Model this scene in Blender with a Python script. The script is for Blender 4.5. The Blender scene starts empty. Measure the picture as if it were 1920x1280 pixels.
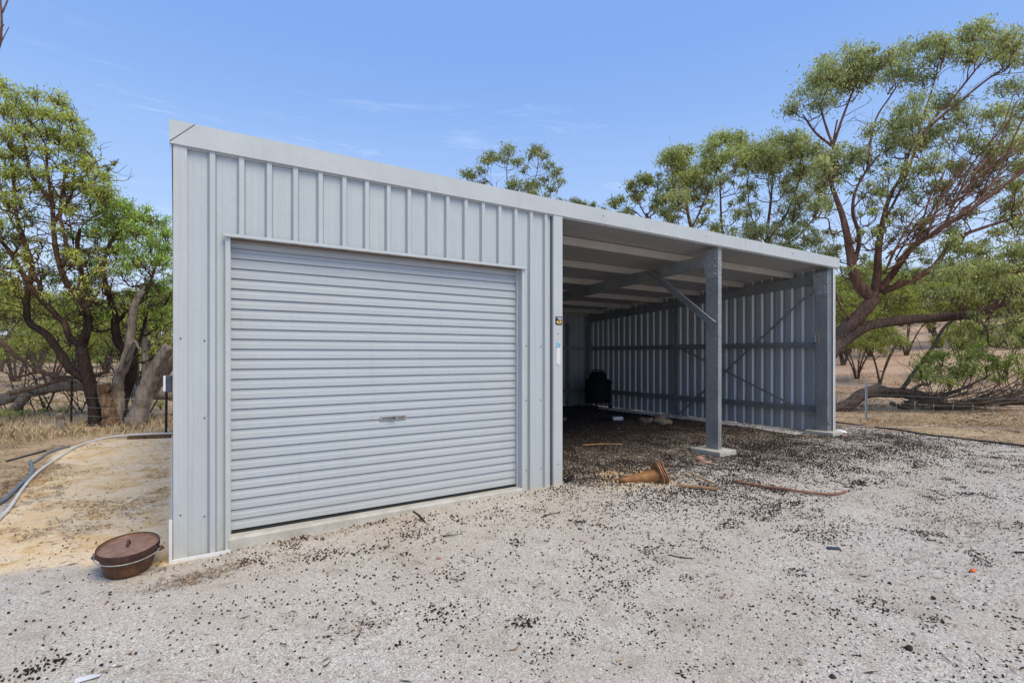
import bpy, math, random
import numpy as np
from mathutils import Vector, Matrix

random.seed(7)
RNG = np.random.default_rng(11)
scene = bpy.context.scene
COL = scene.collection
rad = math.radians

# ------------------------------------------------------------------ frame
# world: shed front runs along +x from the origin, depth along +y
CAM = np.array([0.004, -4.52, 1.5])
YAW = rad(33.17)
RT = np.array([math.cos(YAW), -math.sin(YAW), 0.0])
FW = np.array([math.sin(YAW), math.cos(YAW), 0.0])
FPX, HOR = 970.0, 665.0

def sm(t):
    t = np.clip(t, 0, 1)
    return t * t * (3 - 2 * t)

def gz(x, y):
    x = np.asarray(x, float); y = np.asarray(y, float)
    z = 0.1 * sm((x + 0.1) / 5.6)
    z = z - 0.10 * sm((-x - 1.6) / 4.0)
    r = np.clip(x - 17 + 0.08 * y, 0, 70)
    z = z + 0.085 * r * sm(r / 14)
    out = sm((np.maximum(np.maximum(-x - 1.5, x - 11.5), y - 8.0)) / 3.0)
    z = z + out * (0.05 * np.sin(x * 0.9 + 1.3 * np.sin(y * 0.5)) * np.cos(y * 0.8) + 0.03 * np.sin(2.3 * x + y * 1.7))
    z = z + 0.006 * np.sin(x * 2.1 + y * 1.3) * np.sin(y * 2.7 - x)
    z = z + .024 * np.exp(-((y + .10) / .22)**2) * sm((x - .30) / .25) * sm((3.15 - x) / .3)
    inside = sm((x - 3.9) / .6) * sm((9.7 - x) / .5) * sm((y - 0.3) / 1.2) * sm((6.6 - y) / .4)
    z = z + inside * (0.02 + 0.015 * np.sin(3 * x + 2 * y) * np.sin(2.2 * y - x))
    return z

def at(px, py, Y):
    X = (px - 960) / FPX * Y
    p = CAM + RT * X + FW * Y
    return Vector((p[0], p[1], 1.5 - (py - HOR) / FPX * Y))

def gnd(px, py, dz=0.0):
    z = 0.0
    p = None
    for _ in range(8):
        Y = FPX * (1.5 - z) / max(py - HOR, 6.0)
        X = (px - 960) / FPX * Y
        p = CAM + RT * X + FW * Y
        z = 0.5 * z + 0.5 * float(gz(p[0], p[1]))
    return Vector((p[0], p[1], float(gz(p[0], p[1])) + dz))

# ------------------------------------------------------------------ tagging
def tag(o, label=None, cat=None, group=None, kind=None):
    if label: o['label'] = label
    if cat: o['category'] = cat
    if group: o['group'] = group
    if kind: o['kind'] = kind
    return o

def empty(name, loc=(0, 0, 0), rz=0.0, label=None, cat=None, group=None):
    o = bpy.data.objects.new(name, None)
    o.empty_display_size = 0.2
    COL.objects.link(o)
    o.location = loc
    o.rotation_euler = (0, 0, rz)
    return tag(o, label, cat, group)

def fast_mesh(name, V, F, mats, parent=None, smooth=False, midx=None, colors=None):
    V = np.asarray(V, dtype=np.float32).reshape(-1, 3)
    F = np.asarray(F, dtype=np.int32)
    k = F.shape[1]
    me = bpy.data.meshes.new(name)
    me.vertices.add(len(V)); me.vertices.foreach_set('co', V.ravel())
    me.loops.add(F.size); me.loops.foreach_set('vertex_index', F.ravel())
    me.polygons.add(len(F))
    me.polygons.foreach_set('loop_start', np.arange(0, F.size, k, dtype=np.int32))
    me.polygons.foreach_set('loop_total', np.full(len(F), k, dtype=np.int32))
    if smooth: me.polygons.foreach_set('use_smooth', np.ones(len(F), dtype=bool))
    for m in (mats if isinstance(mats, (list, tuple)) else [mats]): me.materials.append(m)
    if midx is not None: me.polygons.foreach_set('material_index', np.asarray(midx, dtype=np.int32))
    me.update(calc_edges=True)
    if colors is not None:
        a = me.color_attributes.new('tint', 'FLOAT_COLOR', 'POINT')
        c = np.ones((len(V), 4), dtype=np.float32); c[:, :colors.shape[1]] = colors
        a.data.foreach_set('color', c.ravel())
    o = bpy.data.objects.new(name, me)
    COL.objects.link(o)
    if parent: o.parent = parent
    return o

class MB:
    """collects shapes into one mesh"""
    def __init__(s): s.v = []; s.f = []; s.m = []; s.sm = []
    def add(s, vs, fs, mi=0, smooth=False):
        b = len(s.v)
        s.v += [tuple(v) for v in vs]
        for f in fs:
            s.f.append([b + i for i in f]); s.m.append(mi); s.sm.append(smooth)
        return s
    def box(s, a, b, mi=0, M=None, bev=0.0):
        x0, y0, z0 = a; x1, y1, z1 = b
        if bev <= 0:
            vs = [(x0,y0,z0),(x1,y0,z0),(x1,y1,z0),(x0,y1,z0),(x0,y0,z1),(x1,y0,z1),(x1,y1,z1),(x0,y1,z1)]
            fs = [(0,3,2,1),(4,5,6,7),(0,1,5,4),(1,2,6,5),(2,3,7,6),(3,0,4,7)]
        else:
            import bmesh
            bm = bmesh.new()
            bmesh.ops.create_cube(bm, size=1.0)
            for v in bm.verts:
                v.co = Vector(((x0+x1)/2 + v.co.x*(x1-x0), (y0+y1)/2 + v.co.y*(y1-y0), (z0+z1)/2 + v.co.z*(z1-z0)))
            bmesh.ops.bevel(bm, geom=bm.edges[:], offset=bev, segments=2, affect='EDGES', profile=0.5)
            bm.verts.index_update()
            vs = [v.co.copy() for v in bm.verts]; fs = [[v.index for v in f.verts] for f in bm.faces]
            bm.free()
        if M is not None: vs = [M @ Vector(v) for v in vs]
        return s.add(vs, fs, mi)
    def tube(s, pts, radii, sides=8, mi=0, caps=True, squash=1.0):
        pts = [Vector(p) for p in pts]
        if not isinstance(radii, (list, tuple)): radii = [radii] * len(pts)
        vs = []; fs = []
        n = len(pts); prev = None
        for i, p in enumerate(pts):
            t = (pts[min(i+1, n-1)] - pts[max(i-1, 0)])
            if t.length < 1e-9: t = Vector((0,0,1))
            t.normalize()
            if prev is None:
                ref = Vector((0,0,1)) if abs(t.z) < .9 else Vector((1,0,0))
                u = t.cross(ref).normalized()
            else:
                u = (prev - t * prev.dot(t)).normalized()
            prev = u; w = t.cross(u)
            for k in range(sides):
                a = 2*math.pi*k/sides
                vs.append(p + u*math.cos(a)*radii[i] + w*math.sin(a)*radii[i]*squash)
        for i in range(n-1):
            for k in range(sides):
                k2 = (k+1) % sides
                fs.append((i*sides+k, i*sides+k2, (i+1)*sides+k2, (i+1)*sides+k))
        if caps:
            fs.append(tuple(range(sides-1, -1, -1))); fs.append(tuple((n-1)*sides+k for k in range(sides)))
        return s.add(vs, fs, mi, True)
    def lathe(s, prof, sides=32, mi=0, M=None, sx=1.0, sy=1.0):
        vs = []; fs = []
        for (r, z) in prof:
            for k in range(sides):
                a = 2*math.pi*k/sides
                vs.append(Vector((r*math.cos(a)*sx, r*math.sin(a)*sy, z)))
        for i in range(len(prof)-1):
            for k in range(sides):
                k2 = (k+1) % sides
                fs.append((i*sides+k, i*sides+k2, (i+1)*sides+k2, (i+1)*sides+k))
        if M is not None: vs = [M @ v for v in vs]
        return s.add(vs, fs, mi, True)
    def build(s, name, mats, parent=None, label=None, loc=None, auto=None):
        me = bpy.data.meshes.new(name)
        me.from_pydata([tuple(v) for v in s.v], [], s.f)
        for m in (mats if isinstance(mats, (list, tuple)) else [mats]): me.materials.append(m)
        me.polygons.foreach_set('material_index', s.m)
        me.polygons.foreach_set('use_smooth', s.sm)
        me.update()
        if auto:
            try: me.set_sharp_from_angle(angle=rad(auto))
            except Exception: pass
        o = bpy.data.objects.new(name, me)
        COL.objects.link(o)
        if parent: o.parent = parent
        if label: o['label'] = label
        if loc is not None: o.location = loc
        return o

# ------------------------------------------------------------------ materials
class NT:
    def __init__(s, name):
        s.m = bpy.data.materials.new(name); s.m.use_nodes = True
        s.t = s.m.node_tree; s.t.nodes.clear()
        s.out = s.n('ShaderNodeOutputMaterial')
    def n(s, typ, **kw):
        nd = s.t.nodes.new(typ)
        for k, v in kw.items(): setattr(nd, k, v)
        return nd
    def l(s, a, b): s.t.links.new(a, b)
    def noise(s, vec, scale, detail=4, rough=.6, dist=0.0):
        nd = s.n('ShaderNodeTexNoise'); nd.inputs['Scale'].default_value = scale
        nd.inputs['Detail'].default_value = detail; nd.inputs['Roughness'].default_value = rough
        nd.inputs['Distortion'].default_value = dist
        s.l(vec, nd.inputs['Vector']); return nd.outputs['Fac']
    def ramp(s, fac, stops, interp='LINEAR'):
        nd = s.n('ShaderNodeValToRGB'); cr = nd.color_ramp; cr.interpolation = interp
        while len(cr.elements) > 1: cr.elements.remove(cr.elements[-1])
        first = True
        for p, c in stops:
            c4 = (c, c, c, 1) if isinstance(c, (int, float)) else (*c, 1)
            if first: cr.elements[0].position = p; cr.elements[0].color = c4; first = False
            else: e = cr.elements.new(p); e.color = c4
        s.l(fac, nd.inputs['Fac']); return nd.outputs['Color']
    def mix(s, fac, a, b, mode='MIX'):
        nd = s.n('ShaderNodeMix', data_type='RGBA', blend_type=mode)
        for idx, v in ((0, fac), (6, a), (7, b)):
            if isinstance(v, (int, float)): nd.inputs[idx].default_value = v if idx == 0 else (v, v, v, 1)
            elif isinstance(v, tuple): nd.inputs[idx].default_value = (*v, 1)
            else: s.l(v, nd.inputs[idx])
        return nd.outputs[2]
    def math(s, op, a, b=0.0, clamp=False):
        nd = s.n('ShaderNodeMath', operation=op); nd.use_clamp = clamp
        for i, v in enumerate((a, b)):
            if isinstance(v, (int, float)): nd.inputs[i].default_value = v
            else: s.l(v, nd.inputs[i])
        return nd.outputs[0]
    def pos(s): return s.n('ShaderNodeNewGeometry').outputs['Position']
    def obj(s): return s.n('ShaderNodeTexCoord').outputs['Object']
    def scaled(s, vec, sc):
        nd = s.n('ShaderNodeMapping'); nd.inputs['Scale'].default_value = sc
        s.l(vec, nd.inputs['Vector']); return nd.outputs['Vector']
    def bump(s, h, strength=.5, dist=.01):
        nd = s.n('ShaderNodeBump'); nd.inputs['Strength'].default_value = strength
        nd.inputs['Distance'].default_value = dist; s.l(h, nd.inputs['Height']); return nd.outputs['Normal']
    def bsdf(s, color, rough=.6, metal=0.0, spec=.5, normal=None):
        nd = s.n('ShaderNodeBsdfPrincipled')
        if isinstance(color, tuple): nd.inputs['Base Color'].default_value = (*color, 1)
        else: s.l(color, nd.inputs['Base Color'])
        if isinstance(rough, (int, float)): nd.inputs['Roughness'].default_value = rough
        else: s.l(rough, nd.inputs['Roughness'])
        nd.inputs['Metallic'].default_value = metal
        nd.inputs['Specular IOR Level'].default_value = spec
        if normal is not None: s.l(normal, nd.inputs['Normal'])
        s.l(nd.outputs[0], s.out.inputs['Surface']); return nd

def simple(name, c, rough=.6, metal=0.0, spec=.4, var=.25, scale=12.0, bump=0.0):
    t = NT(name); o = t.obj()
    n = t.noise(o, scale, 5)
    col = t.ramp(n, [(.25, tuple(x*(1-var) for x in c)), (.75, tuple(min(1, x*(1+var)) for x in c))])
    nor = t.bump(t.noise(o, scale*6, 3), .5, bump) if bump else None
    t.bsdf(col, rough, metal, spec, nor)
    return t.m

def mat_clad(name, c, streak=(30, 30, .6), rough=.42, metal=0.0):
    t = NT(name); p = t.pos()
    n1 = t.noise(t.scaled(p, streak), 1.0, 5, .6)
    n2 = t.noise(p, 1.3, 4, .6)
    col = t.ramp(n1, [(.3, tuple(x*.94 for x in c)), (.7, tuple(min(1, x*1.04) for x in c))])
    col = t.mix(t.ramp(n2, [(.35, 0.0), (.75, .35)]), col, tuple(a*b for a, b in zip(c, (.9, .9, .88))))
    # splash dust near the ground
    sep = t.n('ShaderNodeSeparateXYZ'); t.l(p, sep.inputs[0])
    h = t.math('ADD', sep.outputs['Z'], t.math('MULTIPLY', t.noise(p, 9, 4), .35))
    dust = t.ramp(h, [(.12, .45), (.48, 0.0)])
    col = t.mix(dust, col, (.50, .44, .36))
    fine = t.noise(t.scaled(p, (3, 3, 1)), 2.0, 3)
    nor = t.bump(fine, .8, .016)
    run = t.noise(t.scaled(p, (14, 14, .5)), 1.0, 6, .7)
    col = t.mix(t.ramp(run, [(.56, 0.0), (.72, .28)]), col, tuple(a*b for a, b in zip(c, (.72, .72, .70))))
    t.bsdf(col, rough, metal, .45, nor)
    return t.m

def mat_galv():
    t = NT('galvanised steel'); p = t.pos()
    v = t.n('ShaderNodeTexVoronoi'); v.inputs['Scale'].default_value = 55; t.l(p, v.inputs['Vector'])
    sp = t.math('MULTIPLY', v.outputs['Color'], 1.0)
    n = t.noise(p, 3, 5)
    m = t.math('ADD', t.math('MULTIPLY', sp, .35), t.math('MULTIPLY', n, .65))
    col = t.ramp(m, [(.25, (.20, .21, .215)), (.7, (.38, .40, .40))])
    t.bsdf(col, .5, .35, .5)
    return t.m

M = {}
M['clad'] = mat_clad('pale grey steel sheet', (.495, .535, .565))
M['trim'] = mat_clad('pale grey steel trim', (.52, .55, .565), (4, 4, 4))
M['door'] = mat_clad('roller door steel', (.475, .51, .54), (.7, .7, 22))
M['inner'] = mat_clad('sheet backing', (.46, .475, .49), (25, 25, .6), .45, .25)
M['ribshade'] = mat_clad('shaded rib flank', (.40, .44, .455))  # darker copy of the cladding colour; the rib sides' shade is painted in
M['flank'] = mat_clad('lit rib flank backing', (.74, .76, .78), (25, 25, .6), .35)  # paler copy of the backing; light caught by inner rib sides is painted in
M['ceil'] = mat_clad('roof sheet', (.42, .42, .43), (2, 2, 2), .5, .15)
M['galv'] = mat_galv()
M['purlin'] = simple('purlin steel', (.50, .47, .43), .55, .1, .4, .12, 5)
M['darkbrown'] = simple('shaded door soffit', (.20, .145, .11), .7)
M['screw'] = simple('screw head', (.12, .12, .13), .4, .5)
M['rubber'] = simple('black rubber', (.02, .02, .022), .7)
M['black'] = simple('black cover', (.006, .006, .009), .8, bump=.01)
M['white'] = simple('white plastic', (.72, .72, .72), .5, var=.08)
M['blue'] = simple('blue print', (.05, .30, .60), .5)
M['paleblue'] = simple('pale blue print', (.35, .65, .85), .5)
M['yellow'] = simple('yellow print', (.75, .50, .10), .5)
M['grey'] = simple('grey print', (.42, .42, .46), .5)
M['navy'] = simple('dark blue grey plastic', (.05, .06, .09), .4)

def mat_concrete():
    t = NT('concrete'); p = t.pos()
    n = t.noise(p, 6, 8, .7); f = t.noise(p, 90, 3)
    col = t.ramp(n, [(.25, (.40, .37, .31)), (.55, (.55, .53, .48)), (.8, (.66, .64, .60))])
    col = t.mix(t.ramp(f, [(.3, .25), (.6, 0.0)]), col, (.22, .19, .15))
    t.bsdf(col, .9, 0, .2, t.bump(f, .5, .005)); return t.m
M['concrete'] = mat_concrete()

def mat_rust(name, a, b, c):
    t = NT(name); p = t.obj()
    n = t.noise(p, 14, 8, .7); f = t.noise(p, 120, 3)
    col = t.ramp(n, [(.3, a), (.55, b), (.75, c)])
    t.bsdf(col, t.ramp(n, [(.3, .75), (.7, .5)]), .15, .4, t.bump(f, .6, .004)); return t.m
M['rust'] = mat_rust('rusted iron', (.060, .027, .014), (.135, .060, .032), (.22, .115, .060))
M['rustlid'] = mat_rust('dusty rusted iron', (.19, .105, .070), (.32, .19, .135), (.46, .30, .23))
M['rim'] = mat_rust('dark rusted rim', (.030, .014, .010), (.07, .032, .022), (.12, .058, .040))
M['cone'] = mat_rust('faded cone rubber', (.17, .070, .025), (.32, .155, .055), (.45, .29, .14))
M['conerim'] = mat_rust('faded cone rim', (.16, .06, .025), (.34, .17, .09), (.46, .27, .17))
M['stick'] = mat_rust('weathered stick', (.17, .075, .04), (.32, .17, .10), (.48, .33, .22))
M['plank'] = mat_rust('old pine batten', (.28, .14, .06), (.50, .30, .15), (.62, .42, .26))
M['picket'] = mat_rust('dark steel picket', (.015, .012, .011), (.04, .022, .018), (.07, .035, .025))
M['pvc'] = simple('dusty white pipe', (.66, .66, .66), .5, var=.15, scale=5)
M['pinkpipe'] = simple('faded pinkish pipe', (.50, .40, .36), .6, var=.2, scale=3)
M['greypipe'] = simple('grey blue pipe', (.16, .20, .24), .5, var=.2, scale=4)
M['poly'] = simple('black poly pipe', (.03, .035, .04), .5, var=.3)
M['orange'] = simple('orange plastic', (.90, .16, .02), .5, var=.05)

def mat_rock(name, a, b, c):
    t = NT(name); p = t.obj()
    n = t.noise(p, 7, 8, .7); f = t.noise(p, 45, 4)
    col = t.ramp(n, [(.3, a), (.5, b), (.7, c)])
    t.bsdf(col, .9, 0, .2, t.bump(f, .8, .02)); return t.m
M['rock'] = mat_rock('brown granite', (.10, .075, .055), (.22, .165, .125), (.34, .27, .21))
M['rockp'] = mat_rock('pink sandstone', (.28, .14, .10), (.42, .25, .20), (.50, .36, .29))

def mat_bark(name, dark, mid, lite, vs=(9, 9, 1.3), upper=None):
    t = NT(name); o = t.obj()
    n = t.noise(t.scaled(o, vs), 2.2, 7, .7, .6)
    n2 = t.noise(o, 1.1, 3)
    m = t.math('ADD', t.math('MULTIPLY', n, .7), t.math('MULTIPLY', n2, .3))
    col = t.ramp(m, [(.34, dark), (.5, mid), (.66, lite)])
    if upper:
        sz = t.n('ShaderNodeSeparateXYZ'); t.l(o, sz.inputs[0])
        hh = t.math('ADD', sz.outputs['Z'], t.math('MULTIPLY', n2, 2.2))
        up = t.ramp(m, [(.34, upper[0]), (.5, upper[1]), (.66, upper[2])])
        col = t.mix(t.ramp(t.math('MULTIPLY', hh, .2), [(upper[3], 0.0), (upper[3]+.22, 1.0)]), col, up)
    t.bsdf(col, .9, 0, .15, t.bump(n, 1.0, .05)); return t.m
M['bark_dark'] = mat_bark('charred dark bark', (.018, .013, .012), (.045, .030, .025), (.10, .07, .055), upper=((.05, .030, .020), (.14, .080, .048), (.32, .205, .13), .66))
M['bark_pale'] = mat_bark('weathered grey wood', (.11, .085, .065), (.25, .205, .165), (.42, .36, .30))
M['bark_brown'] = mat_bark('rough brown bark', (.05, .030, .02), (.15, .095, .06), (.30, .20, .13))
M['bark_red'] = mat_bark('red brown gum bark', (.05, .036, .030), (.12, .085, .068), (.22, .17, .14), upper=((.07, .038, .028), (.19, .100, .070), (.36, .23, .165), .62))
M['bark_grey'] = mat_bark('grey brown bark', (.05, .037, .03), (.12, .09, .07), (.23, .18, .145))

def mat_leaf(name):
    t = NT(name)
    a = t.n('ShaderNodeVertexColor'); a.layer_name = 'tint'
    d = t.n('ShaderNodeBsdfPrincipled'); t.l(a.outputs['Color'], d.inputs['Base Color'])
    d.inputs['Roughness'].default_value = .45; d.inputs['Specular IOR Level'].default_value = .35
    tr = t.n('ShaderNodeBsdfTranslucent')
    t.l(t.mix(1.0, a.outputs['Color'], (1.3, 1.35, .6), 'MULTIPLY'), tr.inputs['Color'])
    mx = t.n('ShaderNodeMixShader'); mx.inputs[0].default_value = .40
    t.l(d.outputs[0], mx.inputs[1]); t.l(tr.outputs[0], mx.inputs[2]); t.l(mx.outputs[0], t.out.inputs['Surface'])
    return t.m
M['leaf'] = mat_leaf('gum leaves')

def mat_tint(name, rough=.9):
    t = NT(name)
    a = t.n('ShaderNodeVertexColor'); a.layer_name = 'tint'
    t.bsdf(a.outputs['Color'], rough, 0, .2); return t.m
M['tinted'] = mat_tint('loose litter')

# ------------------------------------------------------------------ ground
def vnoise(x, y, s, seed=0.0):
    """smooth-ish value noise from a lattice hash"""
    x = np.asarray(x, float) * s; y = np.asarray(y, float) * s
    xi = np.floor(x); yi = np.floor(y); fx = x - xi; fy = y - yi
    fx = fx*fx*(3-2*fx); fy = fy*fy*(3-2*fy)
    def h(a, b):
        v = np.sin(a*127.1 + b*311.7 + seed*74.7) * 43758.5453
        return v - np.floor(v)
    return (h(xi, yi)*(1-fx) + h(xi+1, yi)*fx)*(1-fy) + (h(xi, yi+1)*(1-fx) + h(xi+1, yi+1)*fx)*fy

def zones(x, y):
    wob = (vnoise(x, y, 1.1, 1) - .5) * .7 + (vnoise(x, y, 3.5, 2) - .5) * .3
    sand = sm((y + .25 + wob*.9 + .12*x) / .45) * sm((.25 - x) / .2) * sm((7.7 - y + wob) / .5) * sm((x + 1.62 + wob*.45 - .12*np.sin(y*.9)) / .35)
    # sandy patch in front of the open bays
    sand2 = np.exp(-(((x - 4.5)/.9)**2 + ((y + .15)/.75)**2)) * .95
    din = sm((x - 3.5) / .3) * sm((9.65 - x) / .3) * sm((y + 1.45 + wob*1.2) / 1.5) * sm((6.6 - y) / .3)
    right = sm((x - 4.3 + wob) / 2.0) * sm((y + 2.5 + wob*1.5) / 2.0) * sm((11.2 - x + wob) / 1.0) * (1 - sm((y - .3)/1.0) * sm((x - 9.6)/.4)) * .70
    strip = sm((x - 9.15) / .3) * sm((9.9 - x) / .1) * sm((y) / .5) * sm((5.6 - y) / .5)
    din = din * (.80 + .2*sm((y - .4)/1.5))
    dung = np.clip(np.maximum(din, right) * (1 - .9*strip), 0, 1)
    pad = sm((x + 1.3 + wob) / .8) * sm((11.25 - x + wob*.6) / .5) * sm((7.0 - y + wob*.3) / .6)
    left = sm((y - .0 + wob) / 1.2) * sm((-1.2 - x + wob*.5) / .5)
    pad2 = np.where(x < 0, np.clip(1 - left, 0, 1) * sm((7.0 - y + wob)/.6), pad)
    paddock = np.clip(1 - pad2, 0, 1)
    return np.clip(np.maximum(sand, sand2*(1-.4*dung)), 0, 1), dung, paddock

def axis(lo, hi, a, b, step):
    core = list(np.arange(a, b + 1e-6, step))
    up = []; v = core[-1]; s = step
    while v < hi: s *= 1.14; v += s; up.append(v)
    dn = []; v = core[0]; s = step
    while v > lo: s *= 1.14; v -= s; dn.append(v)
    return np.array(dn[::-1] + core + up)
gx = axis(-900, 900, -3.5, 12.5, .06); gy = axis(-60, 900, -5.0, 8.5, .06)
GX, GY = np.meshgrid(gx, gy)
x = GX.ravel(); y = GY.ravel()
z = gz(x, y)
padm = 1 - zones(x, y)[2]
z = z + .008 * (vnoise(x, y, 3, 5) - .5) + .005 * (vnoise(x, y, 9, 6) - .5)
V = np.stack([x, y, z], 1)
nx_, ny_ = len(gx), len(gy)
ii = np.arange(nx_-1)[None, :] + np.arange(ny_-1)[:, None] * nx_
F = np.stack([ii, ii+1, ii+1+nx_, ii+nx_], -1).reshape(-1, 4)
sd, du, pk = zones(x, y)
def mat_ground():
    t = NT('ground'); p = t.pos()
    a = t.n('ShaderNodeVertexColor'); a.layer_name = 'tint'
    s = t.n('ShaderNodeSeparateColor'); t.l(a.outputs['Color'], s.inputs[0])
    # gravel: crushed granite, pale grey with warm and dark specks
    vo = t.n('ShaderNodeTexVoronoi'); vo.inputs['Scale'].default_value = 165; t.l(p, vo.inputs['Vector'])
    g1 = t.ramp(t.math('MULTIPLY', vo.outputs['Color'], 1.0), [(0.0, (.05, .045, .04)), (.22, (.29, .26, .235)), (.5, (.46, .435, .40)), (.78, (.62, .60, .57)), (1.0, (.92, .90, .88))])
    vo2 = t.n('ShaderNodeTexVoronoi'); vo2.inputs['Scale'].default_value = 75; t.l(p, vo2.inputs['Vector'])
    g1 = t.mix(.30, g1, t.ramp(t.math('MULTIPLY', vo2.outputs['Color'], 1.0), [(0.1, (.26, .21, .18)), (.5, (.47, .44, .41)), (.9, (.70, .68, .66))]))
    g1 = t.mix(1.0, g1, (1.15, 1.11, 1.035), 'MULTIPLY')
    big = t.noise(p, .9, 6, .65)
    g1 = t.mix(t.ramp(big, [(.42, 0.0), (.68, .5)]), g1, (.44, .36, .28))
    med = t.noise(p, 4.0, 6, .7)
    g1 = t.mix(t.ramp(med, [(.52, 0.0), (.72, .5)]), g1, (.26, .21, .16))
    # sand
    sn = t.noise(p, 2.4, 8, .7, .8)
    s1 = t.ramp(sn, [(.32, (.60, .37, .14)), (.43, (.76, .54, .29)), (.56, (.83, .67, .46)), (.72, (.72, .60, .45)), (.82, (.50, .41, .31))])
    s1 = t.mix(t.ramp(t.noise(p, 70, 3), [(.32, .5), (.52, 0.0)]), s1, (.27, .19, .11))
    s1 = t.mix(t.ramp(t.noise(t.scaled(p, (3, 9, 3)), 1.5, 8, .8), [(.54, 0.0), (.64, .5)]), s1, (.30, .22, .15))
    # dung floor
    d1 = t.ramp(t.noise(p, 48, 5, .75), [(.34, (.020, .017, .017)), (.47, (.065, .053, .048)), (.57, (.15, .122, .105)), (.70, (.34, .295, .25))])
    # paddock: dry straw and litter on red brown dirt
    q = t.noise(p, .55, 7, .7, .5)
    p1 = t.ramp(q, [(.3, (.32, .22, .14)), (.45, (.47, .35, .225)), (.6, (.60, .48, .32)), (.75, (.68, .57, .40))])
    lit = t.noise(t.scaled(p, (1, 1.6, 1)), 26, 6, .8)
    p1 = t.mix(t.ramp(lit, [(.36, .7), (.50, 0.0)]), p1, (.13, .085, .055))
    sx = t.n('ShaderNodeSeparateXYZ'); t.l(p, sx.inputs[0])
    farm = t.ramp(t.math('MULTIPLY', sx.outputs['X'], .025), [(.34, 0.0), (.62, .85)])
    p1 = t.mix(t.ramp(t.noise(p, 5, 6, .75), [(.5, 0.0), (.68, .6)]), p1, (.19, .125, .08))
    p1 = t.mix(farm, p1, t.ramp(q, [(.35, (.47, .32, .225)), (.55, (.60, .44, .33)), (.7, (.68, .53, .41))]))
    p1 = t.mix(1.0, p1, (.92, .86, .80), 'MULTIPLY')
    w = t.noise(p, 6, 6, .75)
    def msk(ch, k=.8):
        m = t.math('ADD', ch, t.math('MULTIPLY', t.math('SUBTRACT', w, .5), k))
        return t.ramp(m, [(.38, 0.0), (.62, 1.0)])
    col = t.mix(msk(s.outputs[0], .9), g1, s1)
    col = t.mix(msk(s.outputs[2], .6), col, p1)
    wd = t.math('ADD', t.math('MULTIPLY', t.noise(p, 34, 4, .8), .65), t.math('MULTIPLY', t.noise(p, 5, 5, .7), .35))
    md = t.ramp(t.math('ADD', s.outputs[1], t.math('MULTIPLY', t.math('SUBTRACT', wd, .5), 2.6)), [(.62, 0.0), (.80, 1.0)])
    col = t.mix(md, col, d1)
    hgt = t.math('ADD', t.math('MULTIPLY', vo.outputs['Distance'], -.6), t.noise(p, 60, 4, .7))
    t.bsdf(col, .95, 0, .15, t.bump(hgt, .55, .007)); return t.m
ground = fast_mesh('ground', V, F, mat_ground(), smooth=True, colors=np.stack([sd, du, pk], 1))
tag(ground, kind='structure')

# ------------------------------------------------------------------ shed
W = 9.69; D = 6.44; SL = 0.062
ZF0, ZF1 = 3.03, 3.20
def roofz(y): return 3.06 - SL * y          # underside of the roof sheet

shed = empty('shed', (0, 0, 0), 0, 'long pale grey steel shed with one roller door and two open bays', 'shed')

def rib_profile(u0, u1, first, pitch=.196, top=.034, base=.064, h=.030):
    """list of (u, out) along a ribbed sheet"""
    pts = [(u0, 0.0)]
    c = first
    while c < u1:
        for du_, o in ((-base/2, 0), (-top/2, h), (top/2, h), (base/2, 0)):
            if u0 < c + du_ < u1: pts.append((c + du_, o))
        # two faint stiffening swages in the pan
        for k in (.072, .124):
            for du_, o in ((-.005, 0), (0, .0011), (.005, 0)):
                uu = c + k + du_
                if u0 < uu < u1: pts.append((uu, o))
        c += pitch
    pts.append((u1, 0.0))
    return sorted(pts)

def sheet(profile, mapf, zb, zt, cuts=(), flank=False):
    """profile extruded in z; mapf(u,out,z)->xyz; zb/zt functions of u"""
    mb = MB()
    us = list(profile)
    for c in cuts:
        for i in range(len(us)-1):
            if us[i][0] < c < us[i+1][0]:
                f = (c-us[i][0])/(us[i+1][0]-us[i][0])
                us.insert(i+1, (c, us[i][1]+(us[i+1][1]-us[i][1])*f)); break
    for (u0, o0), (u1, o1) in zip(us[:-1], us[1:]):
        m = (u0+u1)/2
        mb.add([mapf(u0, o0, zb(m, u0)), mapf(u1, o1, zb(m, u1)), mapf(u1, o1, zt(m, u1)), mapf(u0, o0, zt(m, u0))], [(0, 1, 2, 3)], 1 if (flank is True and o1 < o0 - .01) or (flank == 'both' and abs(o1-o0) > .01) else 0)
    return mb

# door opening
DX0, DX1, DZ = .364, 3.067, 2.40
prof = rib_profile(.0, 3.46, .247 - .196)
def fz(m, u): return DZ if DX0 < m < DX1 else (0.005 if m < 1 else .035)
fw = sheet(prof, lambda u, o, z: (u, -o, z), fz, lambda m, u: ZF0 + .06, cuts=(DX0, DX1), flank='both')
def screws(mb, pts, r=.0055, mi=2):
    for (x_, y_, z_) in pts:
        mb.tube([(x_, y_+.002, z_), (x_, y_-.005, z_)], r, 6, mi)
sc = []
k = 0
c = .247
while c < 3.4:
    if not (DX0 < c < DX1):
        for zz in (.28, 1.60, 1.02): sc.append((c - .05, -.001, zz + .01*math.sin(c*9)))
    c += .196
screws(fw, sc)
front = fw.build('front_wall', [M['clad'], M['ribshade'], M['screw']], shed)

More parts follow.
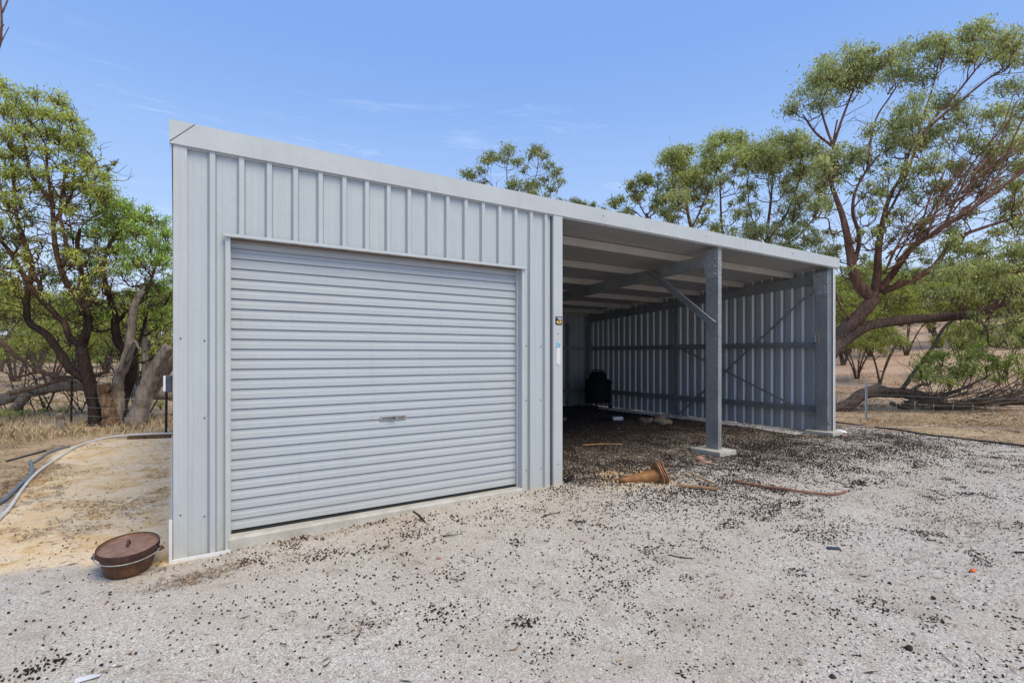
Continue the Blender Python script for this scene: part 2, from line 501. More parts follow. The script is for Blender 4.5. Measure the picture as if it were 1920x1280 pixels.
# left, rear walls of sheet
sheet(rib_profile(0.02, D, .12), lambda u, o, z: (.030 - o, u, z), lambda m, u: .0, lambda m, u: roofz(u)).build('side_wall', M['clad'], shed)
rw = sheet(rib_profile(0.0, W, .15), lambda u, o, z: (u, D + o, z), lambda m, u: .02 + .05*sm((u-2)/4), lambda m, u: roofz(D) + .005)
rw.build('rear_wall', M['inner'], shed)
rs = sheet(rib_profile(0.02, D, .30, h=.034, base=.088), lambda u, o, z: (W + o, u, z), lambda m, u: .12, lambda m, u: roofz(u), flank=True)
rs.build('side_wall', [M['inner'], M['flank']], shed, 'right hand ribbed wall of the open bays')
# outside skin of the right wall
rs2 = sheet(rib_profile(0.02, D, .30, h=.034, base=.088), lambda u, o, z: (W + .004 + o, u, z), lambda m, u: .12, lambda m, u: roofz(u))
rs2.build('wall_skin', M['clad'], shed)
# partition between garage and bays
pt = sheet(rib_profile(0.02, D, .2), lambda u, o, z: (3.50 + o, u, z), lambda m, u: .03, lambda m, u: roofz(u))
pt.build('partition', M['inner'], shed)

# flashings on the front
def flash(name, x0, x1, zb0, zb1, zt, y=-.030, parent=shed, wrap=.10, mat='trim', scr=()):
    mb = MB()
    mb.add([(x0, y, zb0), (x1, y, zb1), (x1, y, zt), (x0, y, zt)], [(0, 1, 2, 3)])
    mb.add([(x1, y, zb1), (x1, y+wrap, zb1), (x1, y+wrap, zt), (x1, y, zt)], [(0, 1, 2, 3)])
    mb.add([(x0, y, zb0), (x0, 0, zb0), (x0, 0, zt), (x0, y, zt)], [(3, 2, 1, 0)])
    screws(mb, [(a, y, b) for a, b in scr], .006)
    return mb.build(name, [M[mat], M[mat], M['screw']], parent)
flash('corner_flashing', .0, .085, .0, .0, ZF0 + .04, -.029, scr=[(.045, .33), (.045, 1.62)])
flash('post_cover', 3.475, 3.60, .03, .03, ZF0 + .04, -.038, wrap=.24, scr=[(3.535, 1.73), (3.535, .30)])
mb = MB(); mb.box((3.455, -.006, .03), (3.475, .02, ZF0)); mb.build('gap_strip', M['screw'], shed)
# left corner return and edge seen against the trees
mb = MB(); mb.box((-.004, -.029, 0), (-.001, .10, ZF0 + .02)); mb.build('corner_return', M['darkbrown'], shed)
flash('corner_flashing', W - .045, W + .045, .165, .165, ZF0 + .03, -.02, wrap=.14)
mb = MB()
mb.add([(W-.045, -.02, .165), (W-.045, -.02, ZF0+.02), (W-.045, .075, ZF0+.02), (W-.045, .075, .165)], [(0, 1, 2, 3)])
mb.build('corner_return', M['clad'], shed)

# fascia / barge capping, with a mitred lap at the left corner
mb = MB()
yb = -.045
xl, xr = -.022, W + .14
mb.add([(xl, yb, ZF0), (xr, yb, ZF0), (xr, yb, ZF1), (xl, yb, ZF1)], [(0, 1, 2, 3)])
mb.add([(xl, yb, ZF1), (xr, yb, ZF1), (xr, .18, ZF1 - .004), (xl, .18, ZF1 - .004)], [(0, 1, 2, 3)])
mb.add([(xl, yb, ZF0), (xl, .22, ZF0), (xl, .22, ZF1-.01), (xl, yb, ZF1)], [(0, 1, 2, 3)])
mb.add([(xr, yb, ZF0), (xr, .22, ZF0), (xr, .22, ZF1-.01), (xr, yb, ZF1)], [(3, 2, 1, 0)])
mb.add([(xl, yb, ZF0), (xr, yb, ZF0), (xr, yb+.022, ZF0 - .004), (xl, yb+.022, ZF0 - .004)], [(3, 2, 1, 0)])
fas = mb.build('fascia', M['trim'], shed)
mb = MB()
mb.box((-.016, -.022, ZF0-.014), (W + .13, -.006, ZF0-.005)); mb.build('drip_edge', M['trim'], shed)
mb = MB()
# lapped corner plate and its cut edge
mb.add([(xl-.001, yb-.003, ZF0+.012), (xl+.155, yb-.003, ZF1-.001), (xl-.001, yb-.003, ZF1+.001)], [(0, 1, 2)])
mb.tube([(xl, yb-.003, ZF0+.010), (xl+.156, yb-.003, ZF1-.003)], .0016, 4, 1)
mb.build('corner_lap', [M['trim'], M['screw']], shed)
for xj in (4.2, 6.1, 8.3):
    mb = MB()
    mb.tube([(xj, yb-.001, ZF0+.09), (xj, yb-.006, ZF0+.09)], .007, 6); mb.build('rivet', M['screw'], shed)
mb = MB(); mb.box((7.02, yb-.003, ZF0+.001), (7.36, yb-.0008, ZF1-.001)); mb.build('fascia_joint', M['trim'], shed)

# roof sheet, custom-orb corrugation running front to back
n = 129 * 8
xs = np.linspace(-.01, W + .12, n)
cz = .009 * np.sin(2*np.pi*xs/.076)
rows = [.0, D + .12]
V = np.concatenate([np.stack([xs, np.full(n, yy), 3.075 - SL*yy + cz], 1) for yy in rows])
F = np.stack([np.arange(n-1), np.arange(1, n), np.arange(1, n)+n, np.arange(n-1)+n], 1)
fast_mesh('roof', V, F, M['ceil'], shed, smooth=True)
mb = MB(); mb.box((W-.02, .2, roofz(0)), (W+.13, .201, ZF1-.02)); mb.build('roof_closer', M['trim'], shed)
V2 = V.copy(); V2[:, 2] += .012
fast_mesh('roof_top', V2, F, M['clad'], shed, smooth=True)

# purlins: C sections across the building
def csec_x(mb, x0, x1, yc, zb, zt, lip=.05, th=.003, mi=0):
    mb.box((x0, yc, zb), (x1, yc+th, zt), mi)
    mb.box((x0, yc+th, zb), (x1, yc+lip, zb+th), mi)
    mb.box((x0, yc+th, zt-th), (x1, yc+lip, zt), mi)
for py_ in (.66, 1.66, 2.70, 3.74, 4.78, 5.80, 6.36):
    for (a, b) in ((3.55, 6.40), (6.54, W - .02)):
        mb = MB(); zt = roofz(py_) + .002
        if a > 4: a -= .14
        csec_x(mb, a, b, py_ + (.004 if a > 4 else 0), zt - .105, zt); mb.build('purlin', M['purlin'], shed)
# rafters: C sections front to back, sloping
def slab_y(mb, x0, x1, y0, y1, zb0, zt0, mi=0):
    """box from y0 to y1, sloping with the roof; z given at y=0"""
    v = []
    for yy in (y0, y1):
        for xx in (x0, x1):
            v += [(xx, yy, zb0 - SL*yy), (xx, yy, zt0 - SL*yy)]
    mb.add(v, [(0, 1, 3, 2), (4, 6, 7, 5), (0, 4, 5, 1), (2, 3, 7, 6), (1, 5, 7, 3), (0, 2, 6, 4)], mi)
RB, RTZ = 2.785, 2.957
def rafter(xw, side):
    mb = MB()
    slab_y(mb, xw, xw+.004, .03, D-.02, RB, RTZ)
    a, b = (xw+.004, xw+.075) if side > 0 else (xw-.075, xw)
    slab_y(mb, a, b, .03, D-.02, RB, RB+.004)
    slab_y(mb, a, b, .03, D-.02, RTZ-.004, RTZ-.0005)
    return mb.build('rafter', M['galv'], shed)
rafter(6.434, 1); rafter(W-.085, 1); rafter(3.56, -1)

# posts: C section, web towards -x, plus base cleat, gusset plate and bolts
def post(x, y, zb, zt, d=.20, w=.078, gusset=True, front=True):
    mb = MB()
    mb.box((x, y, zb), (x+.004, y+d, zt))
    mb.box((x+.004, y, zb), (x+w, y+.004, zt)); mb.box((x+.004, y+d-.004, zb), (x+w, y+d, zt))
    mb.box((x+w-.004, y+.004, zb), (x+w, y+.02, zt)); mb.box((x+w-.004, y+d-.02, zb), (x+w, y+d-.004, zt))
    p = mb.build('post', M['galv'], shed)
    if gusset:
        g = MB()
        xx = x - .004
        prof = [(y, zt-.42), (y+d, zt-.42), (y+d+.07, zt-.02), (y, zt-.005)]
        g.add([(xx, a, b) for a, b in prof] + [(x-.0005, a, b) for a, b in prof], [(0, 1, 2, 3), (7, 6, 5, 4), (0, 4, 5, 1), (1, 5, 6, 2), (2, 6, 7, 3), (3, 7, 4, 0)])
        for (a, b) in ((.05, .37), (.15, .37), (.05, .27), (.15, .25), (.05, .16), (.16, .12), (.05, .07), (.16, .05)):
            g.tube([(xx, y+a, zt-b), (xx-.012, y+a, zt-b)], .011, 6, 1)
        g.build('gusset', [M['galvlt'], M['purlin']], p)
        for zz in (zt-.37, zt-.27, zb+.06, zb+.14):
            b_ = MB(); b_.tube([(x+w*.6, y, zz), (x+w*.6, y-.011, zz)], .009, 6); b_.build('bolt', M['purlin'], p)
    return p
def mat_galvlt():
    t = NT('bright galvanised plate'); p = t.pos()
    v = t.n('ShaderNodeTexVoronoi'); v.inputs['Scale'].default_value = 70; t.l(p, v.inputs['Vector'])
    col = t.ramp(t.math('ADD', t.math('MULTIPLY', v.outputs['Color'], .5), t.math('MULTIPLY', t.noise(p, 9, 5), .5)), [(.3, (.28, .30, .32)), (.7, (.46, .49, .51))])
    t.bsdf(col, .5, .3, .5); return t.m
M['galvlt'] = mat_galvlt()
post(6.434, .0, .16, ZF0 - .01)
post(W-.125, .03, .165, ZF0 - .06)
post(W-.085, 3.28, .10, 2.60, .10, .078, False)
post(3.56, .3, .10, 2.6, .1, .05, False)
post(8.9, D-.12, .10, 2.36, .10, .078, False)
post(W-.10, D-.22, .10, 2.36, .20, .078, False)
# footings
for (fx, fy, sx, sy, zt) in ((6.47, .10, .19, .24, .16), (W - .08, .12, .17, .24, .165), (W-.06, 3.33, .10, .15, .125), (W-.3, 6.2, .12, .12, .13)):
    mb = MB(); mb.box((fx-sx, fy-sy, -.1), (fx+sx, fy+sy, zt), 0, None, .012); mb.build('footing', M['concrete'], shed)
# knee brace at the middle post, in the front plane, rising to the left... runs back to the rafter
def bar(mb, a, b, w, t_, up=Vector((0, 0, 1)), mi=0):
    a = Vector(a); b = Vector(b); d = (b-a).normalized()
    s = d.cross(up).normalized(); u = s.cross(d).normalized()
    vs = []
    for p in (a, b):
        for i, j in ((-1, -1), (1, -1), (1, 1), (-1, 1)): vs.append(p + s*t_/2*i + u*w/2*j)
    mb.add(vs, [(0, 3, 2, 1), (4, 5, 6, 7), (0, 1, 5, 4), (1, 2, 6, 5), (2, 3, 7, 6), (3, 0, 4, 7)], mi)
mb = MB()
KA, KB = (6.405, .03, 1.93), (6.405, 1.24, 2.86)
bar(mb, KA, KB, .085, .004)
bar(mb, (6.38, .005, 1.962), (6.38, 1.215, 2.892), .004, .05)
bar(mb, (6.38, .055, 1.898), (6.38, 1.265, 2.828), .004, .05)
mb.tube([(6.403, .10, 1.97), (6.39, .10, 1.97)], .010, 6, 1); mb.tube([(6.403, .15, 2.03), (6.39, .15, 2.03)], .010, 6, 1)
mb.build('knee_brace', [M['galv'], M['purlin']], shed)
# girts on the right wall and the rear wall
for zz in (.53, 1.68):
    for (a, b) in ((.14, 3.27), (3.39, D - .04)):
        mb = MB()
        x0 = W - .062
        mb.box((x0, a, zz-.05), (x0+.003, b, zz+.05)); mb.box((x0+.003, a, zz+.047), (x0+.058, b, zz+.05)); mb.box((x0+.003, a, zz-.05), (x0+.058, b, zz-.047))
        mb.box((x0-.045, a, zz-.053), (x0, b, zz-.050)); mb.box((x0-.045, a, zz-.050), (x0-.042, b, zz-.035))
        mb.build('girt', M['galv'], shed)
    mb = MB(); mb.box((3.6, D-.064, zz-.05), (W-.12, D-.004, zz+.05)); mb.build('girt', M['galv'], shed)
mb = MB(); mb.box((W-.13, 3.10, 1.672), (W-.066, 3.45, 1.69)); mb.build('cleat', M['galvlt'], shed)
# strap bracing cross on the right wall front bay
for a, b in (((W-.115, .18, 2.74), (W-.115, 3.26, .12)), ((W-.119, .15, .36), (W-.119, 3.24, 1.68))):
    mb = MB(); bar(mb, a, b, .038, .003); mb.build('brace', M['galv'], shed)
mb = MB(); bar(mb, (W-.12, .02, .28), (W-.12, .17, .37), .07, .005); mb.build('brace', M['galv'], shed)

# slab and bottom edge trims
mb = MB()
mb.add([(DX0-.006, -.040, -.12), (DX1+.004, -.040, -.12), (DX1+.004, -.040, .085), (DX0-.006, -.040, .085), (DX0-.006, -.02, .102), (DX1+.004, -.02, .102), (DX0-.006, .3, .104), (DX1+.004, .3, .104)], [(0, 1, 2, 3), (3, 2, 5, 4), (4, 5, 7, 6)])
mb.box((.01, .035, -.15), (3.5, D+.02, .1)); mb.build('slab', M['concrete'], shed)
mb = MB(); mb.box((-.022, .0, -.1), (-.006, D, .055)); mb.build('slab_edge', M['white'], shed)
mb = MB()
mb.box((-.026, -.058, -.02), (DX0, -.0325, .016)); mb.box((-.026, -.0575, .016), (-.005, .02, .30))
mb.build('bottom_trim', M['white'], shed)
mb = MB(); mb.box((DX1, -.060, .024), (3.63, -.042, .052)); mb.build('bottom_trim', M['white'], shed)
mb = MB(); mb.add([(DX1, -.028, .03), (DX1, -.028, DZ), (DX1, .085, DZ), (DX1, .085, .03)], [(0, 1, 2, 3)])
mb.build('door_reveal', M['clad'], shed); mb = MB()
mb.add([(DX0, -.028, .0), (DX0, -.028, DZ), (DX0, .085, DZ), (DX0, .085, .0)], [(3, 2, 1, 0)])
mb.build('door_reveal', M['clad'], shed)
# jamb and head flashings
mb = MB()
mb.box((DX0-.032, -.031, .0), (DX0+.001, -.028, DZ)); mb.build('jamb_flashing', M['trim'], shed)
mb = MB(); mb.box((DX1-.001, -.031, .035), (DX1+.035, -.028, DZ)); mb.build('jamb_flashing', M['trim'], shed)
mb = MB(); mb.box((DX0-.05, -.055, DZ-.001), (DX1+.05, -.0275, DZ+.004)); mb.box((DX0-.045, -.031, DZ+.004), (DX1+.045, -.0285, DZ+.028))
mb.build('head_flashing', M['trim'], shed)
mb = MB(); mb.box((DX0, -.026, DZ-.004), (DX1, .20, DZ-.002)); mb.box((DX0, .20, DZ-.16), (DX1, .21, DZ-.002)); mb.build('door_soffit', M['darkbrown'], shed)  # soffit and board behind it; their brown carries the shadow under the door head

# roller door
door = MB()
yd = .080
pz = .1235; per = .0788
pf = []
zc = pz
while zc < DZ - .045:
    for dz, o in ((0, -.006), (.0065, -.006), (.007, .0155), (.046, .0135), (.0495, .0070), (.054, .0060), (.0745, .0035), (per-.0005, .003)):
        pf.append((zc + dz, o))
    zc += per
vs = []; fs = []
nseg = 8
for (zz, o) in pf:
    for i in range(nseg+1):
        xx = DX0 - .02 + (DX1 - DX0 + .04) * i / nseg
        vs.append((xx, yd - o + .0015*math.sin(xx*2.1+zz*1.7), zz))
for r_ in range(len(pf)-1):
    for i in range(nseg):
        a = r_*(nseg+1)+i; fs.append((a, a+1, a+nseg+2, a+nseg+1))
door.add(vs, fs)
door = door.build('roller_door', M['door'], shed)
mb = MB(); mb.box((DX0, yd-.022, .106), (DX1, yd+.01, .122)); mb.build('bottom_rail', M['rubber'], door)
mb = MB(); mb.box((DX1-.022, yd-.045, .1), (DX1-.002, yd+.01, DZ)); mb.build('guide', M['trim'], door)
mb = MB(); mb.box((DX0+.002, yd-.045, .1), (DX0+.012, yd+.01, DZ)); mb.build('guide', M['trim'], door)
# lock plate with handle
hx, hz = 1.695, .925
mb = MB()
mb.box((hx-.125, yd-.0235, hz-.018), (hx+.125, yd-.012, hz+.018), 0, None, .003)
lk = mb.build('lock', M['galvlt'], door)
for a, b in ((-.108, -.035), (.04, .108)):
    mb = MB(); mb.box((hx+a, yd-.0255, hz-.009), (hx+b, yd-.0237, hz+.008)); mb.build('slot', M['darkbrown'], lk)
mb = MB(); mb.tube([(hx, yd-.023, hz), (hx, yd-.045, hz)], .011, 10); mb.box((hx-.05, yd-.05, hz-.006), (hx+.02, yd-.044, hz+.006), 0, None, .002)
mb.build('handle', M['screw'], lk)

# ------------------------------------------------------------------ camera, sun, world
cam = bpy.data.objects.new('camera', bpy.data.cameras.new('camera'))
COL.objects.link(cam); scene.camera = cam
cam.data.sensor_width = 36; cam.data.lens = FPX/1920*36
cam.data.shift_y = (HOR-640)/1920
cam.data.clip_start = .05; cam.data.clip_end = 4000
cam.location = CAM; cam.rotation_euler = (rad(90), 0, -YAW)

SUN_EL, SUN_AZ = rad(56), rad(168)      # azimuth measured clockwise from +y: the sun stands in front of the shed
sd_ = Vector((math.sin(SUN_AZ)*math.cos(SUN_EL), math.cos(SUN_AZ)*math.cos(SUN_EL), math.sin(SUN_EL)))
sun = bpy.data.objects.new('sun', bpy.data.lights.new('sun', 'SUN'))
COL.objects.link(sun)
sun.data.energy = 3.0; sun.data.angle = rad(36); sun.data.color = (1.0, .87, .60)
sun.rotation_euler = sd_.to_track_quat('Z', 'Y').to_euler()
sun.location = sd_ * 30

w = bpy.data.worlds.new('World'); scene.world = w; w.use_nodes = True
nt = w.node_tree; nt.nodes.clear()
def wn(t, **k):
    n_ = nt.nodes.new(t)
    for a, b in k.items(): setattr(n_, a, b)
    return n_
sky = wn('ShaderNodeTexSky', sky_type='NISHITA'); sky.sun_disc = False
sky.sun_elevation = SUN_EL; sky.sun_rotation = SUN_AZ
sky.air_density = 1.0; sky.dust_density = 1.2; sky.ozone_density = 1.6; sky.altitude = 200
tintn = wn('ShaderNodeMix', data_type='RGBA', blend_type='MULTIPLY'); tintn.inputs[0].default_value = 1
tintn.blend_type = 'MIX'; tintn.inputs[0].default_value = .8
nt.links.new(sky.outputs[0], tintn.inputs[6])
tc = wn('ShaderNodeTexCoord')
mp = wn('ShaderNodeMapping'); mp.inputs['Scale'].default_value = (1.2, 1.2, 9.0); mp.inputs['Rotation'].default_value = (0.05, 0.05, 0.4)
nt.links.new(tc.outputs['Generated'], mp.inputs['Vector'])
nz = wn('ShaderNodeTexNoise'); nz.inputs['Scale'].default_value = 3.4; nz.inputs['Detail'].default_value = 9; nz.inputs['Roughness'].default_value = .68; nz.inputs['Distortion'].default_value = .6
nt.links.new(mp.outputs[0], nz.inputs['Vector'])
cr = wn('ShaderNodeValToRGB'); cr.color_ramp.elements[0].position = .56; cr.color_ramp.elements[1].position = .78
nt.links.new(nz.outputs['Fac'], cr.inputs['Fac'])
sp = wn('ShaderNodeSeparateXYZ'); nt.links.new(tc.outputs['Generated'], sp.inputs[0])
dayg = wn('ShaderNodeValToRGB'); de = dayg.color_ramp.elements
de[0].position = 0.0; de[0].color = (.74, .84, .98, 1); de[1].position = 1.0; de[1].color = (.18, .36, .84, 1)
e = de.new(.25); e.color = (.37, .57, .96, 1); e = de.new(.5); e.color = (.235, .43, .90, 1)
nt.links.new(sp.outputs['Z'], dayg.inputs['Fac'])
dsc = wn('ShaderNodeVectorMath', operation='SCALE'); dsc.inputs['Scale'].default_value = 9.8
nt.links.new(dayg.outputs[0], dsc.inputs[0]); nt.links.new(dsc.outputs[0], tintn.inputs[7])
band = wn('ShaderNodeValToRGB')
els = band.color_ramp.elements
els[0].position = 0.0; els[0].color = (.75, .75, .75, 1); els[1].position = .48; els[1].color = (0, 0, 0, 1)
e = els.new(.20); e.color = (.7, .7, .7, 1); e = els.new(.36); e.color = (.6, .6, .6, 1)
nt.links.new(sp.outputs['Z'], band.inputs['Fac'])
ml = wn('ShaderNodeMath', operation='MULTIPLY'); nt.links.new(cr.outputs[0], ml.inputs[0]); nt.links.new(band.outputs[0], ml.inputs[1])
hz_ = wn('ShaderNodeValToRGB')
h = hz_.color_ramp.elements
h[0].position = 0.0; h[0].color = (.6, .6, .6, 1); h[1].position = .42; h[1].color = (0, 0, 0, 1)
e = h.new(.16); e.color = (.22, .22, .22, 1)
nt.links.new(sp.outputs['Z'], hz_.inputs['Fac'])
mx0 = wn('ShaderNodeMath', operation='MAXIMUM'); nt.links.new(ml.outputs[0], mx0.inputs[0]); nt.links.new(hz_.outputs[0], mx0.inputs[1])
cm = wn('ShaderNodeMix', data_type='RGBA'); nt.links.new(mx0.outputs[0], cm.inputs[0]); nt.links.new(tintn.outputs[2], cm.inputs[6])
cm.inputs[7].default_value = (6.2, 7.6, 9.8, 1)
bg = wn('ShaderNodeBackground'); bg.inputs['Strength'].default_value = .115
nt.links.new(cm.outputs[2], bg.inputs['Color'])
wo = wn('ShaderNodeOutputWorld'); nt.links.new(bg.outputs[0], wo.inputs['Surface'])

scene.view_settings.view_transform = 'Standard'
scene.view_settings.look = 'None'
scene.view_settings.exposure = 0
#@@MORE@@
# ------------------------------------------------------------------ trees
def smooth_path(pts, per=5):
    P = [np.array(p, float) for p in pts]
    if len(P) < 3:
        return [P[0] + (P[-1]-P[0])*t for t in np.linspace(0, 1, per+1)]
    Q = [2*P[0]-P[1]] + P + [2*P[-1]-P[-2]]
    out = []
    for i in range(1, len(Q)-2):
        for k in range(per):
            t = k/per
            a, b, c, d = Q[i-1], Q[i], Q[i+1], Q[i+2]
            out.append(.5*((2*b) + (c-a)*t + (2*a-5*b+4*c-d)*t*t + (3*b-a-3*c+d)*t**3))
    out.append(P[-1])
    return out

LEAFCOL = np.array([(.20, .235, .075), (.27, .30, .10), (.35, .35, .14), (.13, .145, .055), (.40, .36, .17), (.33, .22, .10)])
LEAFW_GREEN = np.array([.22, .26, .22, .16, .10, .04])
BLUEG = np.array([(.24, .265, .125), (.32, .34, .175), (.42, .425, .25), (.155, .165, .085), (.40, .365, .21), (.33, .24, .13)])
YELG = np.array([(.265, .285, .060), (.36, .365, .085), (.46, .43, .13), (.17, .17, .055), (.46, .38, .15), (.36, .23, .09)])
LEAFCOL = LEAFCOL*np.array([1.14, 1.20, 1.1]); BLUEG = BLUEG*np.array([1.32, 1.38, 1.35]); YELG = YELG*np.array([1.30, 1.48, 1.35])
class Tree:
    def __init__(s, seed):
        s.r = np.random.default_rng(seed)
        s.mb = MB(); s.twig = MB(); s.sk = []; s.LV = []; s.LC = []
    def limb(s, pts, r0, r1, sides=9, jit=.03, per=5, reg=True, flare=0.0):
        path = smooth_path(pts, per)
        n = len(path); rr = []
        for i, p in enumerate(path):
            t = i/(n-1)
            r = r0 + (r1-r0)*t
            if 0 < i < n-1: p += s.r.normal(0, jit*max(r, .02)*4, 3) * .35
            r *= 1 + s.r.normal(0, .05 if r0 < .1 else .012)
            if flare and t < .12: r *= 1 + flare*(1-t/.12)
            rr.append(r)
        v0 = len(s.mb.v); s.mb.tube(path, rr, sides)
        if r0 > .045:   # bark ridges and lumps
            rid = s.r.normal(0, .11, sides); cur = rid.copy()
            for i, p in enumerate(path):
                cur = .82*cur + .18*rid + s.r.normal(0, .03, sides); pv = Vector(p)
                for k in range(sides):
                    j = v0 + i*sides + k; q = Vector(s.mb.v[j]); s.mb.v[j] = tuple(pv + (q-pv)*(1+cur[k]))
        if reg:
            for i, p in enumerate(path):
                if i > 1: s.sk.append((p, rr[i]))
        return path
    def leaves(s, c, sig, n, size, pal, droop=.75, shade=1.0):
        r = s.r
        P = np.asarray(c) + r.normal(0, 1, (n, 3)) * sig
        d = r.normal(0, 1, (n, 3)); d[:, 2] -= droop*1.6
        d /= np.linalg.norm(d, axis=1)[:, None]
        q = r.normal(0, 1, (n, 3)); w_ = np.cross(d, q); w_ /= np.linalg.norm(w_, axis=1)[:, None] + 1e-9
        L = size * r.uniform(.7, 1.35, n)[:, None]; Wd = L * .15
        a = P; b = P + d*L*.42 + w_*Wd; e = P + d*L; g = P + d*L*.42 - w_*Wd
        s.LV.append(np.stack([a, b, e, g], 1))
        ci = r.choice(len(pal), n, p=LEAFW_GREEN)
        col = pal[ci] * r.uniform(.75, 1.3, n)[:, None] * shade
        s.LC.append(np.repeat(col[:, None, :], 4, 1))
    def cluster(s, c, R, n, size=.11, pal=LEAFCOL, subs=None, twr=.02, droop=.75, connect=True):
        """an airy clump of foliage carried by its own twigs"""
        r = s.r; c = np.array(c, float); R = np.array(R, float)
        base = c - np.array([0, 0, R[2]*.95]) + r.normal(0, .12, 3)*R
        if s.sk and connect:
            best = None; bd = 1e9
            idx = r.permutation(len(s.sk))[:900]
            for i in idx:
                p, pr = s.sk[i]
                dv = base - p; dd = np.linalg.norm(dv)
                cost = dd + 1.6*max(0, p[2]-base[2]+.1) + (0.6 if pr < .012 else 0) + max(0, .25-dd)*3
                if cost < bd: bd = cost; best = (p, pr)
            p0, pr = best
            dd = np.linalg.norm(base-p0)
            m1 = p0 + (base-p0)*.35 + np.array([0, 0, -.08*dd]) + r.normal(0, .07, 3)*dd
            m2 = p0 + (base-p0)*.7 + np.array([0, 0, -.03*dd]) + r.normal(0, .07, 3)*dd
            path = smooth_path([p0, m1, m2, base, c - np.array([0, 0, R[2]*.2])], 4)
            ra = min(pr*.75, .007 + .010*dd + twr*.3)
            rr = np.linspace(ra, .007, len(path))
            s.mb.tube(path, list(rr), 5, 0, False)
            for q, qr in list(zip(path, rr))[3:-2]: s.sk.append((q, qr))
            tips = path[-7:]
        else:
            tips = [base, c]
        k = subs or int(6 + 5*r.random())
        for j in range(k):
            a = r.normal(0, 1, 3); a /= np.linalg.norm(a); a[2] = a[2]*.75 + .25
            sc_ = c + a * R * r.uniform(.35, .9)
            b0 = tips[r.integers(len(tips))]
            dd = np.linalg.norm(sc_-b0)
            mid = (b0+sc_)/2 + r.normal(0, .09, 3)*dd + np.array([0, 0, .03*dd])
            pth = smooth_path([b0, mid, sc_], 3)
            s.twig.tube(pth, list(np.linspace(.0085, .003, len(pth))*(twr/.02)), 3, 0, False)
            for _ in range(2):
                e_ = sc_ + r.normal(0, .35, 3)*R
                s.twig.tube([pth[-3], (pth[-3]+e_)/2 + r.normal(0, .03, 3), e_], [.005*(twr/.02), .0035*(twr/.02), .002], 3, 0, False)
            sh = .62 + .6*np.clip((sc_[2]-(c[2]-R[2]))/(2*R[2]), 0, 1)  # light put into leaf colour: clump tops tinted lighter, undersides darker
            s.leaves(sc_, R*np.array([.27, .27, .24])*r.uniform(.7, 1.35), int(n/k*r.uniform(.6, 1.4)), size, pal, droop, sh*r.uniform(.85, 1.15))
        # a few leaves hanging on their own round the rim
        s.leaves(c, R*.48, int(n*.13), size, pal, droop)
    def bare(s, n, lo=.4, hi=1.4, up=.6, rr=.012):
        hi *= .68; lo *= .8
        """thin leafless side twigs"""
        r = s.r; sk = [q for q in s.sk if q[1] > .012]
        for _ in range(n):
            p, pr = sk[r.integers(len(sk))]
            d = r.normal(0, 1, 3); d[2] = abs(d[2])*up + .1; d /= np.linalg.norm(d)
            L = r.uniform(lo, hi)
            pts = [p, p + d*L*.4 + r.normal(0, .06, 3)*L, p + d*L*.75 + r.normal(0, .12, 3)*L, p + d*L + r.normal(0, .16, 3)*L]
            pth = smooth_path(pts, 3)
            s.twig.tube(pth, list(np.linspace(min(rr, pr*.6), .0025, len(pth))), 4, 0, False)
            q = pth[len(pth)//2]; e_ = q + (r.normal(0, .5, 3) + d)*L*.35
            s.twig.tube([q, (q+e_)/2 + r.normal(0, .04, 3)*L, e_], [rr*.45, rr*.3, .002], 3, 0, False)
    def build(s, name, label, bark, cat='tree', group=None, twigmat=None, kindname='trunk'):
        allp = s.sk[0][0] if s.sk else (0, 0, 0)
        base = s.base if hasattr(s, 'base') else allp
        root = empty(name, (0, 0, 0), 0, label, cat, group)
        root.location = Vector([float(v) for v in base])
        off = -root.location
        def place(o): o.location = off
        if s.twig.v: s.mb.add(s.twig.v, s.twig.f, 0, True)
        if s.mb.v: place(s.mb.build(kindname, bark, root))
        if s.LV:
            V = np.concatenate(s.LV).reshape(-1, 3); C_ = np.concatenate(s.LC).reshape(-1, 3)
            o = fast_mesh('foliage', V, np.arange(len(V)).reshape(-1, 4), M['leaf'], root, colors=C_); place(o)
        return root

def pxl(lst, dflt):
    """(px, py[, depth]) list to points"""
    return [at(p[0], p[1], p[2] if len(p) > 2 else dflt) for p in lst]

def add_clusters(t, lst, Y, dens=1500, size=.11, pal=LEAFCOL, spread=1.2, depthk=1.0, scale=1.0, **kw):
    r = t.r
    order = sorted(lst, key=lambda q: -q[1])
    for q in order:
        px, py, R = q[:3]
        Yc = (q[3] if len(q) > 3 and q[3] else Y) + r.uniform(-spread, spread)
        Rm = R*scale/FPX*Yc*r.uniform(.85, 1.15)
        n = int(dens * Rm * Rm * (q[4] if len(q) > 4 else 1.0))
        t.cluster(at(px + r.normal(0, 3), py + r.normal(0, 3), Yc), (Rm, Rm*depthk, Rm*.78), n, size, pal, **kw)

# --- T1: the big gum beside the right end of the shed
Y1 = 13.2
t = Tree(101)
t.base = at(1500, 768, 13.4)
t.limb([t.base] + pxl([(1530, 690, 13.4), (1575, 630, 13.3), (1615, 590, 13.2), (1638, 562, 13.2)], Y1), .22, .17, 12, flare=.1)
t.limb([at(1505, 760, 13.0)] + pxl([(1550, 672, 13.0), (1580, 640), (1625, 612), (1700, 600), (1760, 596), (1830, 588, 12.6), (1890, 562, 12.3), (1960, 530, 12.0), (2040, 470, 12.)], Y1), .165, .07, 11)
t.limb(pxl([(1860, 572, 12.5), (1905, 545, 12.1), (1960, 470, 12), (2000, 380, 12)], Y1), .07, .03)
t.limb(pxl([(1638, 562), (1610, 535), (1598, 500), (1590, 450), (1578, 400), (1560, 350), (1548, 300)], Y1), .13, .028)
t.limb(pxl([(1598, 505), (1612, 450), (1600, 400), (1604, 360), (1625, 320), (1650, 290)], Y1), .06, .022)
